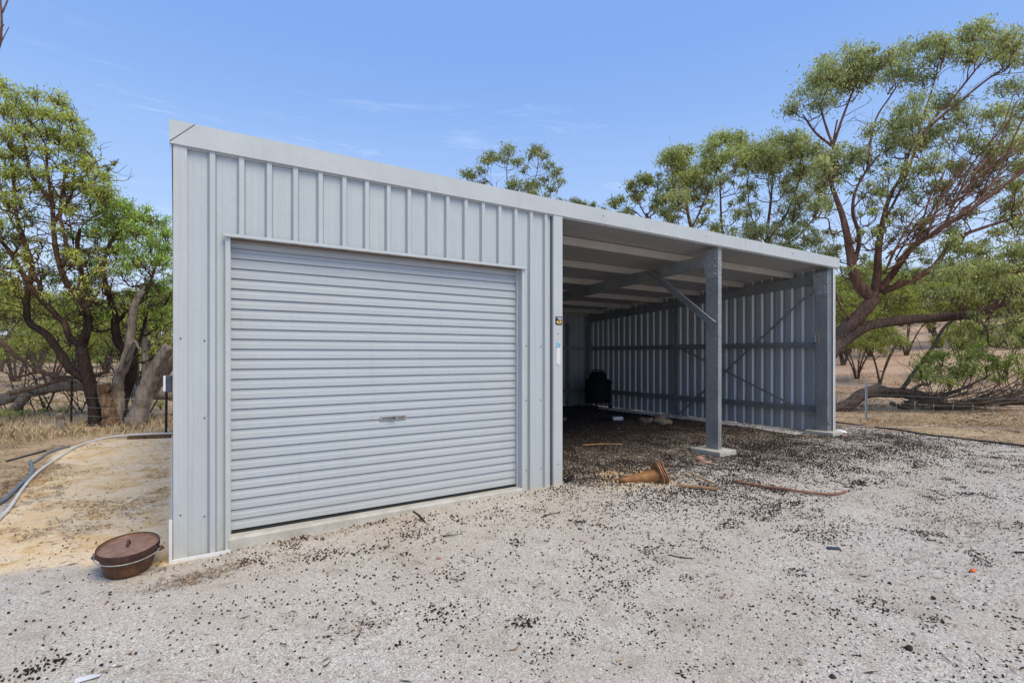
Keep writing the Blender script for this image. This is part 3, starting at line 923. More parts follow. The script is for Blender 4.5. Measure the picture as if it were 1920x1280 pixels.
t.limb(pxl([(1638, 562), (1645, 520), (1648, 470), (1655, 420), (1668, 370), (1690, 330), (1710, 270)], Y1), .105, .026)
t.limb(pxl([(1648, 545), (1668, 520), (1690, 490, 12.8), (1715, 460, 12.6), (1770, 425, 12.4), (1830, 385, 12.2), (1900, 335, 12), (1970, 290, 12)], Y1), .10, .03)
t.limb(pxl([(1655, 548), (1720, 520, 13), (1755, 495, 12.9), (1790, 450, 12.9), (1850, 425, 12.8), (1930, 400, 12.8)], Y1), .08, .025)
t.limb(pxl([(1560, 350), (1565, 300), (1562, 270), (1570, 225)], Y1), .035, .018)
t.limb(pxl([(1562, 275), (1530, 250), (1505, 215)], Y1), .035, .018)
t.limb(pxl([(1562, 275), (1548, 235), (1535, 190)], Y1), .035, .018)
t.limb(pxl([(1562, 275), (1580, 220), (1600, 170)], Y1), .035, .018)
t.limb(pxl([(1625, 320), (1640, 230), (1670, 180), (1690, 150)], Y1), .028, .014)
t.limb(pxl([(1655, 420), (1700, 330), (1725, 240), (1750, 160), (1760, 120)], Y1), .032, .014)
t.limb(pxl([(1690, 340), (1745, 230), (1790, 180), (1830, 130), (1850, 105)], Y1), .035, .014)
t.limb(pxl([(1745, 235), (1800, 190), (1850, 150), (1880, 130)], Y1), .035, .018)
t.limb(pxl([(1715, 460, 12.6), (1745, 400, 12.5), (1775, 350, 12.5), (1810, 300, 12.4)], Y1), .03, .014)
t.limb(pxl([(1770, 425, 12.4), (1800, 360, 12.2), (1840, 310, 12.2), (1880, 270, 12.2)], Y1), .03, .014)
t.limb(pxl([(1830, 385, 12.2), (1870, 330, 12.2), (1905, 250, 12.2), (1930, 200, 12.2)], Y1), .03, .014)
for i in range(46):   # the long thin stems that stream up to the right
    a = t.r.uniform(0, 1); x0 = 1655 + 190*a; y0 = 500 - 150*a + t.r.uniform(-30, 20)
    L = t.r.uniform(90, 250); an = t.r.uniform(.35, 1.25)
    pts = [(x0, y0), (x0+L*.35*math.cos(an)*.9, y0-L*.35*math.sin(an)), (x0+L*.7*math.cos(an-.08), y0-L*.7*math.sin(an-.08)), (x0+L*math.cos(an-.02), y0-L*math.sin(an-.02))]
    Ys = Y1 - .6 + t.r.uniform(-.5, .5)
    t.limb(pxl(pts, Ys), t.r.uniform(.012, .026), .006, 5)
cl = [(1495, 195, 24), (1520, 165, 34), (1555, 135, 36), (1590, 110, 30), (1625, 120, 30), (1570, 160, 36), (1610, 145, 36), (1540, 190, 28), (1630, 95, 14),
      (1672, 110, 26), (1700, 95, 28), (1690, 135, 30), (1722, 150, 24), (1745, 85, 26), (1768, 100, 26), (1775, 78, 18), (1755, 118, 20),
      (1825, 60, 24), (1855, 55, 22), (1840, 90, 32), (1875, 85, 32), (1905, 80, 24), (1890, 110, 24), (1820, 105, 22), (1925, 110, 22),
      (1640, 245, 22), (1675, 240, 30), (1710, 232, 26), (1735, 250, 28), (1700, 265, 30), (1665, 268, 24), (1725, 280, 20),
      (1720, 190, 20, 0, .7), (1760, 190, 24, 0, .7), (1795, 200, 26, 0, .7), (1810, 235, 24, 0, .7), (1780, 245, 22, 0, .6), (1690, 205, 16, 0, .6),
      (1560, 285, 24), (1600, 285, 26), (1575, 315, 28), (1545, 310, 24), (1620, 300, 20), (1540, 345, 24, 0, .8), (1530, 385, 22, 0, .7),
      (1730, 330, 26, 0, .8), (1755, 350, 26, 0, .8), (1790, 310, 24, 0, .8), (1700, 345, 20, 0, .7), (1770, 380, 20, 0, .5), (1820, 340, 22, 0, .6),
      (1865, 215, 26), (1900, 210, 30), (1930, 215, 24), (1880, 240, 22), (1850, 280, 28), (1885, 280, 32), (1915, 270, 30), (1860, 310, 24), (1900, 310, 22, 0, .7),
      (1880, 165, 20, 0, .6), (1910, 160, 22, 0, .6), (1940, 165, 20), (1880, 390, 20, 0, .5), (1900, 415, 26, 0, .6), (1930, 380, 24, 0, .6),
      (1690, 400, 18, 0, .5), (1665, 330, 18, 0, .5), (1640, 380, 18, 0, .5), (1720, 420, 16, 0, .4)]
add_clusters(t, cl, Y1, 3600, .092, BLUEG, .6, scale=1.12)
cl = [(1790, 270, 22, 0, .8), (1830, 265, 20, 0, .8), (1810, 400, 20, 0, .8), (1850, 360, 22, 0, .8), (1905, 340, 26), (1930, 310, 26), (1870, 440, 22, 0, .8), (1920, 440, 24), (1745, 300, 22, 0, .8), (1690, 310, 20, 0, .7), (1650, 350, 18, 0, .7), (1725, 380, 20, 0, .7), (1790, 430, 20, 0, .7), (1900, 380, 22)]
add_clusters(t, cl, Y1 - .3, 3400, .09, BLUEG, .6)
fill = []
for _ in range(90):
    u = t.r.uniform(0, 1); fx = 1540 + 390*t.r.uniform(0, 1); fy = t.r.uniform(300, 520)
    fill.append((fx, fy, t.r.uniform(8, 15), 0, .75))
add_clusters(t, fill, Y1, 3400, .09, BLUEG*np.array([1.0, 1.05, .85]), 1.0, subs=4)
# drooping skirt in front of the right limbs
cl = [(1780, 460, 28), (1810, 470, 30), (1845, 470, 28), (1770, 500, 26), (1800, 510, 32), (1835, 515, 32), (1870, 505, 30), (1785, 545, 24), (1820, 555, 28), (1860, 545, 28),
      (1895, 480, 28), (1920, 470, 28), (1900, 530, 26), (1925, 560, 24), (1750, 550, 18, 0, .6), (1840, 590, 20, 0, .6), (1895, 600, 24, 0, .8), (1920, 630, 26), (1880, 640, 20, 0, .7)]
add_clusters(t, cl, 11.6, 3600, .09, (LEAFCOL+BLUEG)*.5, .5, droop=1.1)
t.bare(330, .4, 1.7, 1.0, .010)
t.build('gum_tree', 'tall spreading gum tree with red brown limbs leaning over the right end of the shed', M['bark_red'], twigmat=M['bark_red'])

# --- trees seen over the roof
def gnd_at(px, Y):
    p = at(px, HOR, Y); return (p.x, p.y, float(gz(p.x, p.y)))
def roof_tree(seed, label, base, limbs, clusters, Y, dens, size, pal, bark, bare=20, spread=.5, group=None, fillers=True):
    t = Tree(seed); t.base = Vector(gnd_at(base[0], Y))
    p0 = t.base
    for i, (pts, r0, r1) in enumerate(limbs):
        P = pxl(pts, Y)
        if i == 0: P = [p0] + P
        t.limb(P, r0*.5, r1*.45, 8)
    add_clusters(t, clusters, Y, dens*2.1, size*.75, pal, spread, scale=1.2)
    r = t.r
    fill = [(q[0]+r.uniform(-35, 35), q[1]+r.uniform(5, 75), r.uniform(6, 12), 0, .8) for q in clusters for _ in range(2)]
    if fillers: add_clusters(t, fill, Y, dens*1.6, size*.8, pal, spread, subs=4)
    t.bare(bare*2, .4, 1.3, 1.2, .009)
    return t.build('gum_tree', label, bark, group=group)
def gnd_at(px, Y):
    p = at(px, HOR, Y); return (p.x, p.y, float(gz(p.x, p.y)))

roof_tree(111, 'thin airy gum whose rounded crown shows alone above the middle of the roof', (985, 0),
    [([(982, 600), (980, 430), (975, 400)], .16, .08), ([(978, 420), (940, 370), (915, 340), (890, 320)], .05, .02), ([(976, 405), (955, 360), (950, 320), (955, 290)], .05, .02),
     ([(976, 410), (990, 360), (1005, 330), (1010, 295)], .05, .02), ([(978, 420), (1010, 395), (1030, 365), (1042, 340)], .045, .02), ([(978, 425), (920, 400), (875, 365), (870, 340)], .03, .014)],
    [(873, 325, 13), (880, 335, 9), (910, 302, 14), (925, 290, 14), (955, 283, 15), (940, 300, 12), (990, 290, 15), (1005, 278, 13), (1018, 290, 12), (975, 300, 12), (900, 320, 12), (1028, 310, 12), (1040, 325, 13), (1048, 345, 12),
     (1010, 345, 12), (990, 345, 16), (970, 350, 16), (1000, 360, 14), (1035, 350, 13), (965, 365, 14), (985, 375, 13), (1030, 375, 12, 0, .7), (912, 340, 8, 0, .7), (1018, 330, 10, 0, .7), (985, 318, 10, 0, .6)],
    19, 1250, .14, LEAFCOL, M['bark_red'], 14, fillers=False)
roof_tree(112, 'low dark green treetops just showing over the roof edge', (1085, 0),
    [([(1085, 600), (1085, 430), (1085, 400)], .2, .08)],
    [(1058, 380, 10), (1072, 383, 10), (1086, 382, 10), (1100, 388, 9), (1112, 388, 8), (1125, 394, 8), (1045, 376, 8), (1140, 398, 7), (1095, 398, 12), (1070, 398, 12)],
    26, 1200, .18, LEAFCOL * .7, M['bark_grey'], 1, fillers=False)
roof_tree(113, 'small leaning gum with sparse crown at the left of the trees behind the open bays', (1225, 0),
    [([(1222, 600), (1220, 440), (1212, 400)], .14, .06), ([(1214, 410), (1200, 385), (1190, 360), (1200, 345)], .04, .02), ([(1216, 420), (1195, 400), (1170, 385), (1160, 378)], .035, .015), ([(1214, 405), (1228, 370), (1235, 350)], .03, .015)],
    [(1180, 348, 16), (1200, 335, 14), (1215, 345, 14), (1222, 335, 10), (1190, 360, 12), (1165, 378, 14), (1150, 385, 12), (1175, 392, 12), (1160, 400, 9), (1205, 368, 10, 0, .7), (1235, 375, 12, 0, .7)],
    16, 1500, .14, LEAFCOL, M['bark_red'], 10)
roof_tree(114, 'upright bushy gum with bright crown behind the open bays', (1300, 0),
    [([(1310, 600), (1300, 450), (1290, 400), (1285, 350)], .18, .05), ([(1296, 430), (1320, 380), (1340, 330), (1355, 280)], .07, .025), ([(1340, 600), (1355, 470), (1352, 400), (1350, 330)], .10, .03), ([(1290, 400), (1270, 370), (1262, 330)], .04, .02)],
    [(1262, 290, 20), (1280, 295, 18), (1295, 285, 14), (1250, 305, 18), (1270, 310, 20), (1288, 330, 24), (1310, 340, 22), (1262, 345, 20), (1245, 365, 18), (1270, 375, 22), (1300, 365, 22), (1320, 360, 18), (1250, 395, 18), (1262, 410, 16),
     (1330, 280, 20), (1348, 265, 18), (1370, 262, 22), (1388, 275, 18), (1395, 255, 12), (1350, 295, 24), (1375, 300, 24), (1330, 310, 18), (1395, 300, 16), (1350, 330, 16, 0, .8), (1235, 330, 8, 0, .7), (1345, 420, 18, 0, .6), (1370, 445, 16), (1330, 440, 14, 0, .7), (1385, 400, 16, 0, .6)],
    15, 2200, .115, (YELG*.4+BLUEG*.6), M['bark_red'], 40)
roof_tree(115, 'gum with drooping olive crown beside the tall spreading tree', (1450, 0),
    [([(1440, 620), (1440, 500), (1438, 440), (1445, 380), (1450, 310)], .17, .05), ([(1440, 450), (1475, 400), (1495, 350), (1505, 300)], .08, .03), ([(1439, 460), (1410, 410), (1402, 360), (1400, 320)], .05, .02), ([(1440, 480), (1500, 440), (1530, 400), (1540, 360)], .06, .02)],
    [(1412, 290, 22), (1430, 275, 22), (1455, 262, 24), (1480, 258, 22), (1500, 262, 20), (1440, 300, 26), (1470, 292, 28), (1500, 290, 26), (1525, 285, 22), (1415, 315, 20), (1450, 325, 22, 0, .8), (1495, 320, 24), (1520, 315, 24), (1535, 335, 22),
     (1410, 350, 16, 0, .6), (1480, 355, 20, 0, .8), (1505, 370, 22), (1490, 390, 22), (1530, 385, 20, 0, .8), (1400, 400, 20, 0, .7), (1420, 430, 20), (1445, 440, 18, 0, .8), (1465, 420, 16, 0, .6), (1400, 445, 18), (1480, 440, 22), (1500, 470, 22), (1530, 450, 20), (1550, 480, 20), (1470, 465, 18)],
    15.5, 2200, .112, BLUEG, M['bark_red'], 50)

# --- left hand clump
t = Tree(201); Y = 11.0
t.base = gnd(183, 797)
b = t.base
t.limb([b] + pxl([(172, 735, 11.0), (160, 690, 11.), (152, 650, 11.)], Y), .125, .095, 12, flare=.3)
t.limb(pxl([(152, 650), (160, 628), (166, 600), (160, 575), (145, 555), (125, 530), (112, 500), (103, 460), (100, 420), (98, 380), (90, 330), (85, 270)], Y), .095, .022, 9)
t.limb(pxl([(152, 650), (130, 630), (120, 605), (95, 580), (70, 555), (50, 525), (30, 490), (5, 455), (-30, 420), (-60, 350)], Y), .075, .03, 9)
t.limb(pxl([(160, 712), (130, 690), (108, 655), (85, 625), (55, 605), (50, 575), (52, 545), (60, 500), (45, 450), (30, 400), (25, 330), (20, 250)], Y), .09, .022, 9)
t.limb(pxl([(70, 555), (75, 535), (60, 510), (50, 470), (40, 440), (20, 410), (10, 360)], Y), .05, .02, 7)
t.limb(pxl([(115, 500), (125, 470), (118, 430), (112, 400), (118, 350), (125, 300)], Y), .05, .02, 7)
t.limb(pxl([(100, 420), (120, 390), (135, 360), (140, 310)], Y), .045, .02, 7)
t.limb(pxl([(98, 380), (60, 330), (50, 290), (40, 240)], Y), .045, .02, 7)
t.limb(pxl([(118, 350), (160, 330), (180, 300)], Y), .03, .015, 6)
cl = [(10, 165, 20), (30, 180, 18), (5, 200, 24), (30, 215, 24), (60, 180, 20), (55, 205, 22), (80, 215, 20), (105, 180, 18), (120, 190, 18), (110, 215, 24), (130, 225, 20), (80, 245, 24), (45, 245, 24), (15, 250, 28), (110, 250, 24),
      (145, 240, 18), (150, 265, 20), (130, 275, 22), (90, 280, 22, 0, .8), (50, 285, 24), (10, 290, 26), (160, 290, 18), (170, 310, 16), (150, 310, 20), (120, 315, 20, 0, .8), (80, 320, 20, 0, .7), (30, 325, 24), (185, 325, 18), (180, 345, 20), (200, 335, 14),
      (150, 345, 22), (120, 350, 20, 0, .7), (200, 360, 20), (170, 370, 20), (205, 318, 9, 0, .6), (215, 300, 7, 0, .5), (60, 360, 22, 0, .7), (10, 370, 26), (90, 370, 18, 0, .6), (140, 385, 20, 0, .8), (190, 385, 18),
      (0, 420, 26), (60, 410, 20, 0, .6), (30, 450, 22, 0, .7), (0, 480, 24), (80, 450, 18, 0, .5)]
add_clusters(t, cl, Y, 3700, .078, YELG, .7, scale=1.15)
fill = [(t.r.uniform(-20, 190), t.r.uniform(300, 560), t.r.uniform(9, 17), 0, .8) for _ in range(55)]
add_clusters(t, fill, Y, 3200, .078, YELG*np.array([1, .95, 1]), 1.0, subs=4)
t.bare(320, .4, 1.4, .8, .012)
t.build('gum_tree', 'dark stemmed gum with curving charred limbs and yellow green crown at the far left', M['bark_dark'], twigmat=M['bark_red'])

t = Tree(202); Y = 11.8
t.base = gnd(222, 794)
t.limb([t.base] + pxl([(232, 745), (246, 700), (244, 665), (222, 645), (215, 612), (218, 595)], Y), .11, .085, 9)
t.limb(pxl([(218, 597), (200, 585), (180, 565), (165, 540), (150, 500), (145, 460), (150, 430)], Y), .075, .03, 8)
t.limb(pxl([(218, 597), (210, 570), (200, 540), (195, 500), (205, 460), (225, 430)], Y), .06, .025, 8)
t.limb(pxl([(222, 600), (240, 585), (265, 560), (285, 520), (300, 470)], Y), .05, .02, 8)
t.limb(pxl([(240, 690), (258, 650), (270, 610), (280, 570)], Y), .04, .02, 7)
cl = [(205, 385, 20), (235, 385, 22), (215, 410, 24), (250, 400, 22), (275, 405, 22), (195, 420, 22), (230, 435, 26), (265, 430, 26), (295, 420, 20), (310, 440, 18), (285, 450, 24), (180, 440, 24), (160, 470, 24), (210, 465, 24, 0, .8), (250, 465, 24, 0, .8),
      (310, 470, 20), (300, 490, 24), (265, 495, 22, 0, .7), (140, 440, 20, 0, .7), (125, 480, 22, 0, .7), (190, 500, 22, 0, .6), (230, 505, 22, 0, .6), (318, 520, 20), (295, 530, 22), (270, 535, 18, 0, .6), (170, 525, 20, 0, .7), (315, 555, 22), (290, 575, 22), (318, 590, 18), (180, 585, 20, 0, .8), (150, 540, 20, 0, .6),
      (100, 520, 22, 0, .7), (130, 590, 18, 0, .8), (300, 605, 18, 0, .7)]
add_clusters(t, cl, Y, 3800, .082, YELG * np.array([.82, 1.0, .9]), .7, droop=1.0, scale=1.15)
fill = [(t.r.uniform(120, 330), t.r.uniform(430, 660), t.r.uniform(9, 16), 0, .8) for _ in range(45)]
add_clusters(t, fill, Y+.3, 3200, .08, YELG*.85, .9, subs=4, droop=1.0)
t.bare(260, .4, 1.3, .8, .012)
t.build('gum_tree', 'bushy gum with bright drooping foliage just left of the shed corner', M['bark_dark'], twigmat=M['bark_red'])

# pale dead trunk, brown stump, leaning sawn log
def wood(name, label, cat, pts, r0, r1, bark, seed, cut=False, flare=.25, extra=(), group=None, sides=18, jit=.05):
    t = Tree(seed); t.base = Vector(pts[0])
    path = t.limb(pts, r0, r1, sides, jit, 6, flare=flare)
    for e_ in extra: t.limb(e_[0], e_[1], e_[2], 8, .05)
    root = t.build(name, label, bark, cat, group)
    if cut:
        a, b_ = Vector(path[-2]), Vector(path[-1]); d = (b_-a).normalized()
        q = d.to_track_quat('Z', 'Y').to_matrix().to_4x4(); q.translation = b_ - root.location + d*.002
        mb = MB(); mb.lathe([(r1*1.02, -.03), (r1*1.03, .008), (r1*.9, .012), (0, .012)], 14, 0, q)
        mb.build('cut_end', M['bark_pale'], root)
    return root
wood('dead_trunk', 'pale grey dead trunk twisting upward beside the dark stemmed gum', 'dead tree',
     [gnd(212, 797)] + pxl([(222, 750), (222, 715), (240, 665), (246, 620), (250, 585), (258, 560), (268, 545)], 11.3), .125, .055, M['bark_pale'], 301,
     extra=((pxl([(235, 680), (250, 640), (262, 655)], 11.2), .06, .02), (pxl([(245, 640), (232, 668), (225, 700)], 11.1), .05, .03)))
wood('tree_stump', 'short brown stump with flat top between the dark stem and the pale dead trunk', 'stump',
     [gnd(207, 799)] + pxl([(202, 765), (196, 740), (194, 718)], 10.9), .14, .115, M['bark_brown'], 302, cut=True)
wood('sawn_trunk', 'thick sawn off trunk leaning right, its round cut end near the shed corner', 'stump',
     [gnd(252, 798)] + pxl([(268, 750), (282, 712), (298, 680), (316, 650)], 11.0), .165, .105, M['bark_pale'], 303, cut=True,
     extra=((pxl([(270, 755), (295, 720), (315, 690), (345, 650), (380, 600)], 11.4), .12, .08), (pxl([(262, 760), (272, 700), (270, 640), (272, 600)], 11.9), .09, .05)))
wood('fallen_log', 'long weathered log lying behind the gums at the left', 'log',
     pxl([(-60, 752), (0, 748), (50, 735), (100, 726), (150, 722), (200, 728), (260, 735), (330, 742)], 12.6), .155, .13, M['bark_pale'], 304, flare=0,
     extra=((pxl([(50, 735), (38, 755), (22, 768)], 12.3), .13, .10),))
wood('fallen_branch', 'bent dark branch resting on the long weathered log', 'branch',
     pxl([(20, 738), (60, 728), (105, 715), (130, 712), (165, 728)], 11.8), .045, .03, M['bark_brown'], 305, flare=0,
     extra=((pxl([(0, 640), (40, 675), (75, 695), (120, 712)], 11.8), .04, .03), (pxl([(60, 700), (30, 705), (-10, 690)], 12.), .03, .01), (pxl([(75, 695), (110, 706), (165, 706), (195, 698)], 11.9), .05, .04)))
wood('tree_stump', 'small grey stump in the dry grass in front of the dark steel picket', 'stump',
     [gnd(114, 806)] + pxl([(113, 790), (112, 776)], 10.6), .075, .055, M['bark_pale'], 306, cut=True)

t = Tree(340); Y = 13.2
t.base = Vector(gnd_at(60, 13.2))
for i in range(34):
    x0 = t.r.uniform(-40, 300); L = t.r.uniform(70, 210); an = t.r.uniform(.5, 2.4)
    p0_ = Vector(gnd_at(x0, Y)); y0 = 665 + 970*(1.5-p0_.z)/Y
    t.limb([p0_] + pxl([(x0+L*.4*math.cos(an)+t.r.uniform(-8, 8), y0-L*.4), (x0+L*.8*math.cos(an), y0-L*.8*math.sin(an)-6), (x0+L*1.1*math.cos(an)+t.r.uniform(-12, 12), y0-L*math.sin(an)-10)], Y+t.r.uniform(-.4, .4)), t.r.uniform(.010, .024), .004, 5)
t.bare(170, .3, 1.2, 1.0, .007)
fill = [(t.r.uniform(-20, 320), t.r.uniform(560, 680), t.r.uniform(8, 15), 0, .6) for _ in range(26)]
add_clusters(t, fill, Y, 2600, .08, YELG*.9, .5, subs=4)
t.build('scrub', 'tangle of thin dead branches and sprouts behind the long weathered log at the left', M['bark_grey'], cat='scrub')

# right: fallen tree behind the fence
Y = 13.6
t = Tree(320); t.base = at(1560, 770, 12.6)
t.limb(pxl([(1545, 770, 12.6), (1585, 762, 12.7), (1620, 738, 12.9), (1660, 735, 13.), (1710, 738, 13.), (1745, 750, 13), (1765, 762, 12.9), (1800, 760, 12.9), (1850, 752, 13), (1960, 752, 13)], Y), .135, .10, 12)
t.limb(pxl([(1620, 738, 12.9), (1640, 725, 13.1), (1670, 732, 13.3)], Y), .08, .05)
t.limb(pxl([(1700, 742, 13), (1715, 728, 13.2), (1730, 720, 13.3)], Y), .07, .03)
t.limb(pxl([(1710, 742, 13), (1708, 760, 12.8), (1695, 765, 12.7), (1670, 755, 12.7)], Y), .06, .04)
t.limb(pxl([(1690, 732, 13.), (1720, 690, 13.1), (1750, 650, 13.2), (1770, 615, 13.3), (1800, 590, 13.3)], Y), .055, .03)
for i in range(48):
    x0 = t.r.uniform(1680, 1880); y0 = 762 - t.r.uniform(0, 12)
    L = t.r.uniform(80, 210); an = t.r.uniform(-.05, .55)
    t.limb(pxl([(x0, y0), (x0+L*.5, y0-L*.42*math.sin(an)), (x0+L*math.cos(an), y0-L*math.sin(an))], 13+t.r.uniform(-.8, .6)), t.r.uniform(.010, .030), .006, 6)
cl = [(1725, 690, 20), (1745, 675, 24), (1770, 672, 24), (1760, 700, 26), (1790, 690, 26), (1815, 670, 26), (1805, 655, 20), (1840, 660, 24), (1780, 712, 20), (1820, 700, 22), (1735, 712, 20), (1850, 690, 20, 0, .7),
      (1870, 675, 22), (1895, 690, 24), (1910, 670, 20), (1870, 710, 18, 0, .7), (1925, 700, 22), (1862, 640, 16, 0, .7)]
add_clusters(t, cl, 12.6, 3600, .075, LEAFCOL * np.array([1.0, 1.1, .9]), .4)
t.bare(180, .3, 1.1, .7, .009)
t.build('fallen_tree', 'fallen tree with green shoots lying behind the wire fence on the right', M['bark_grey'], cat='fallen tree')

# --- background trees, copied from a few originals
def proto(seed, pal, H, crown, stems, lsize, dens, loc, label, group, bark='bark_grey'):
    t = Tree(seed); r = t.r; t.base = Vector((0, 0, 0))
    for k in range(stems):
        a = 2*math.pi*k/stems + r.uniform(-.4, .4); sp_ = crown*.75
        tip = np.array([math.cos(a)*sp_, math.sin(a)*sp_, H*.66])
        t.limb([(r.uniform(-.1, .1), r.uniform(-.1, .1), -.2), tuple(tip*np.array([.25, .25, .35])), tuple(tip*np.array([.6, .6, .7])), tuple(tip)], H*.016, H*.005, 7)
    n = int(34)
    for k in range(n):
        a = r.uniform(0, 2*math.pi); q = math.sqrt(r.uniform(0, 1)); zz = H*(.62 + .34*math.sqrt(max(0, 1-q*q))*r.uniform(.6, 1)) - .12*H*q
        R = H*r.uniform(.09, .15)
        t.cluster((math.cos(a)*q*crown, math.sin(a)*q*crown, zz), (R, R, R*.75), int(dens), lsize, pal, twr=.03)
    t.bare(50, .1*H, .28*H, .7, .006*H)
    root = t.build('distant_tree', label, M[bark], group=group)
    root.location = loc
    for ch in root.children: ch.location = (0, 0, 0)
    return root
def copy_thing(o, loc, rz, sc_, label):
    r = o.copy(); COL.objects.link(r); r.location = loc; r.rotation_euler = (0, 0, rz); r.scale = (sc_,)*3; r['label'] = label
    for ch in o.children:
        c = ch.copy(); COL.objects.link(c); c.parent = r
    return r
GL = 'hazy trees at the back of the paddock'
protos = []
rb = random.Random(5)
spots = [  # px, depth, scale, which
    (-40, 24, 1.2, 0), (28, 30, 1.2, 1), (95, 22, .75, 2), (150, 34, 1.2, 0), (262, 24, .9, 2), (300, 33, 1.2, 0), (70, 44, 1.5, 1), (200, 45, 1.5, 2), (0, 50, 1.8, 0), (-90, 34, 1.5, 1),
    (300, 60, 2.0, 1), (230, 70, 2.2, 0), (150, 66, 2.2, 2), (70, 64, 2.0, 0), (-20, 80, 2.4, 1),
    (1590, 30, .95, 1), (1655, 36, 1.1, 2), (1700, 27, .62, 0), (1745, 44, 1.3, 1), (1800, 34, .9, 2), (1850, 29, .75, 0), (1905, 38, 1.1, 1), (1960, 30, 1.0, 2), (1620, 52, 1.5, 0), (1690, 60, 1.6, 1), (1770, 64, 1.6, 2), (1830, 56, 1.5, 0), (1890, 66, 1.7, 1), (1950, 55, 1.6, 2), (2020, 44, 1.5, 0), (1570, 66, 1.7, 2), (1730, 80, 1.9, 0), (1860, 84, 2.0, 2),
    (1580, 26, .9, 2), (1630, 28, 1.0, 0), (1760, 30, .95, 2), (1830, 31, .95, 0), (1930, 28, .9, 1), (1650, 20.5, .5, 0), (1607, 22, .55, 2), (1880, 19, .5, 1), (1805, 20, .45, 0),
    (1200, 60, 1.6, 1), (1330, 50, 1.4, 0), (1480, 55, 1.5, 2), (1400, 75, 1.8, 1), (500, 70, 1.9, 0), (700, 80, 2.0, 1), (900, 70, 1.8, 2)]
tl = 'hazy far off gum at the back of the left paddock'; tr_ = 'bare stemmed gum on the pale rise beyond the right hand fence'; tm = 'far gum behind the shed'
for i, (px, Yd, sc_, wh) in enumerate(spots):
    lab, grp = (tl, 'far trees in the left paddock') if px < 400 else ((tr_, 'far trees on the right hand rise') if px > 1520 else (tm, 'far trees behind the shed'))
    p = gnd_at(px, Yd)
    if len(protos) < 3 and wh == len(protos):
        spec = [(401, YELG*.68, 5.0, 2.0, 4, .14, 200), (402, LEAFCOL*.85, 4.6, 2.2, 3, .14, 200), (403, YELG*.7, 4.2, 1.9, 5, .13, 220)][wh]
        o = proto(*spec, p, lab, grp); o.scale = (sc_,)*3; protos.append(o)
    else:
        o = copy_thing(protos[wh], p, rb.uniform(0, 6.28), sc_, lab); o['group'] = grp

# far bushland on the horizon (one mass)
def bushland(name, arcs, seed):
    r = np.random.default_rng(seed); LV = []; LC = []
    for (px0, px1, Ya, Yb, hgt, n) in arcs:
        px = r.uniform(px0, px1, n); Yd = r.uniform(Ya, Yb, n)
        X = (px-960)/FPX*Yd
        P = CAM[None, :2] + X[:, None]*RT[None, :2] + Yd[:, None]*FW[None, :2]
        hh = hgt*(.45 + .75*vnoise(P[:, 0], P[:, 1], .16, 3)) * np.sqrt(r.uniform(0, 1, n))
        zz = gz(P[:, 0], P[:, 1]) + hh
        C3 = np.stack([P[:, 0], P[:, 1], zz], 1)
        d = r.normal(0, 1, (n, 3)); d /= np.linalg.norm(d, axis=1)[:, None]
        q = np.cross(d, r.normal(0, 1, (n, 3))); q /= np.linalg.norm(q, axis=1)[:, None]
        L = (Yd*.0042)[:, None]*r.uniform(.6, 1.5, n)[:, None]
        LV.append(np.stack([C3, C3+d*L+q*L*.5, C3+2*d*L, C3+d*L-q*L*.5], 1))
        col = YELG[r.choice(6, n, p=LEAFW_GREEN)]*.55 + np.array([.05, .055, .045])
        LC.append(np.repeat(col[:, None, :], 4, 1))
    V = np.concatenate(LV).reshape(-1, 3)
    o = fast_mesh(name, V, np.arange(len(V)).reshape(-1, 4), M['leaf'], None, colors=np.concatenate(LC).reshape(-1, 3))
    return tag(o, kind='stuff')
tag(bushland('bushland', [(-900, 1300, 95, 130, 5.5, 60000), (1200, 2900, 100, 150, 7.5, 70000)], 9), 'low line of distant grey green bush along the horizon', 'bushland')

# bare branches poking in at the top left come from a dead tree standing outside the frame
t = Tree(330); Y = 7.0
t.base = Vector(gnd_at(-120, 7.0))
t.limb([t.base] + pxl([(-125, 600), (-115, 450), (-105, 380)], Y), .10, .05, 8)
t.limb(pxl([(-105, 380), (-70, 230), (-30, 140), (-4, 92), (2, 60), (3, 30), (0, -20), (5, -60)], Y), .03, .006, 6)
t.limb(pxl([(4, 24), (12, 6), (17, -12), (24, -50)], Y), .012, .006, 5)
t.limb(pxl([(-3, 92), (6, 72), (17, 50)], Y), .010, .004, 5)
t.limb(pxl([(-110, 400), (-170, 250), (-180, 100)], Y), .07, .02, 6)
t.limb(pxl([(2, 55), (6, 48), (8, 46)], Y), .008, .004, 5)
t.build('bare_tree', 'thin reddish bare twigs hanging in at the top left corner', M['bark_red'])

# low weeds and tussocks, left paddock
def weed(px, py, R, n, pal, label, group, seed):
    t = Tree(seed); t.base = gnd(px, py); c = np.array(t.base)
    for k in range(10):
        a = t.r.uniform(0, 6.28); e_ = c + np.array([math.cos(a)*R, math.sin(a)*R, R*t.r.uniform(.8, 1.8)])
        t.twig.tube([c, (c+e_)/2 + np.array([0, 0, R*.2]), e_], [.006, .004, .002], 3, 0, False)
        t.leaves(e_, np.array([R, R, R])*.28, n//10, .05, pal, -.6)
    return t.build('weed', label, M['bark_grey'], 'weed', group, kindname='stem')
weed(22, 790, .13, 260, LEAFCOL*1.2, 'grey green weed in dry grass at the far left edge', 'green weeds in the dry grass', 501)
weed(45, 781, .10, 200, LEAFCOL*1.2, 'rounded green weed, right of the one at the far left edge', 'green weeds in the dry grass', 502)
weed(80, 778, .07, 120, LEAFCOL*1.2, 'tiny green weed midway between the two bigger ones and the small stump', 'green weeds in the dry grass', 503)
weed(120, 778, .10, 180, LEAFCOL*1.3, 'pale weed growing behind the small grey stump', 'green weeds in the dry grass', 504)
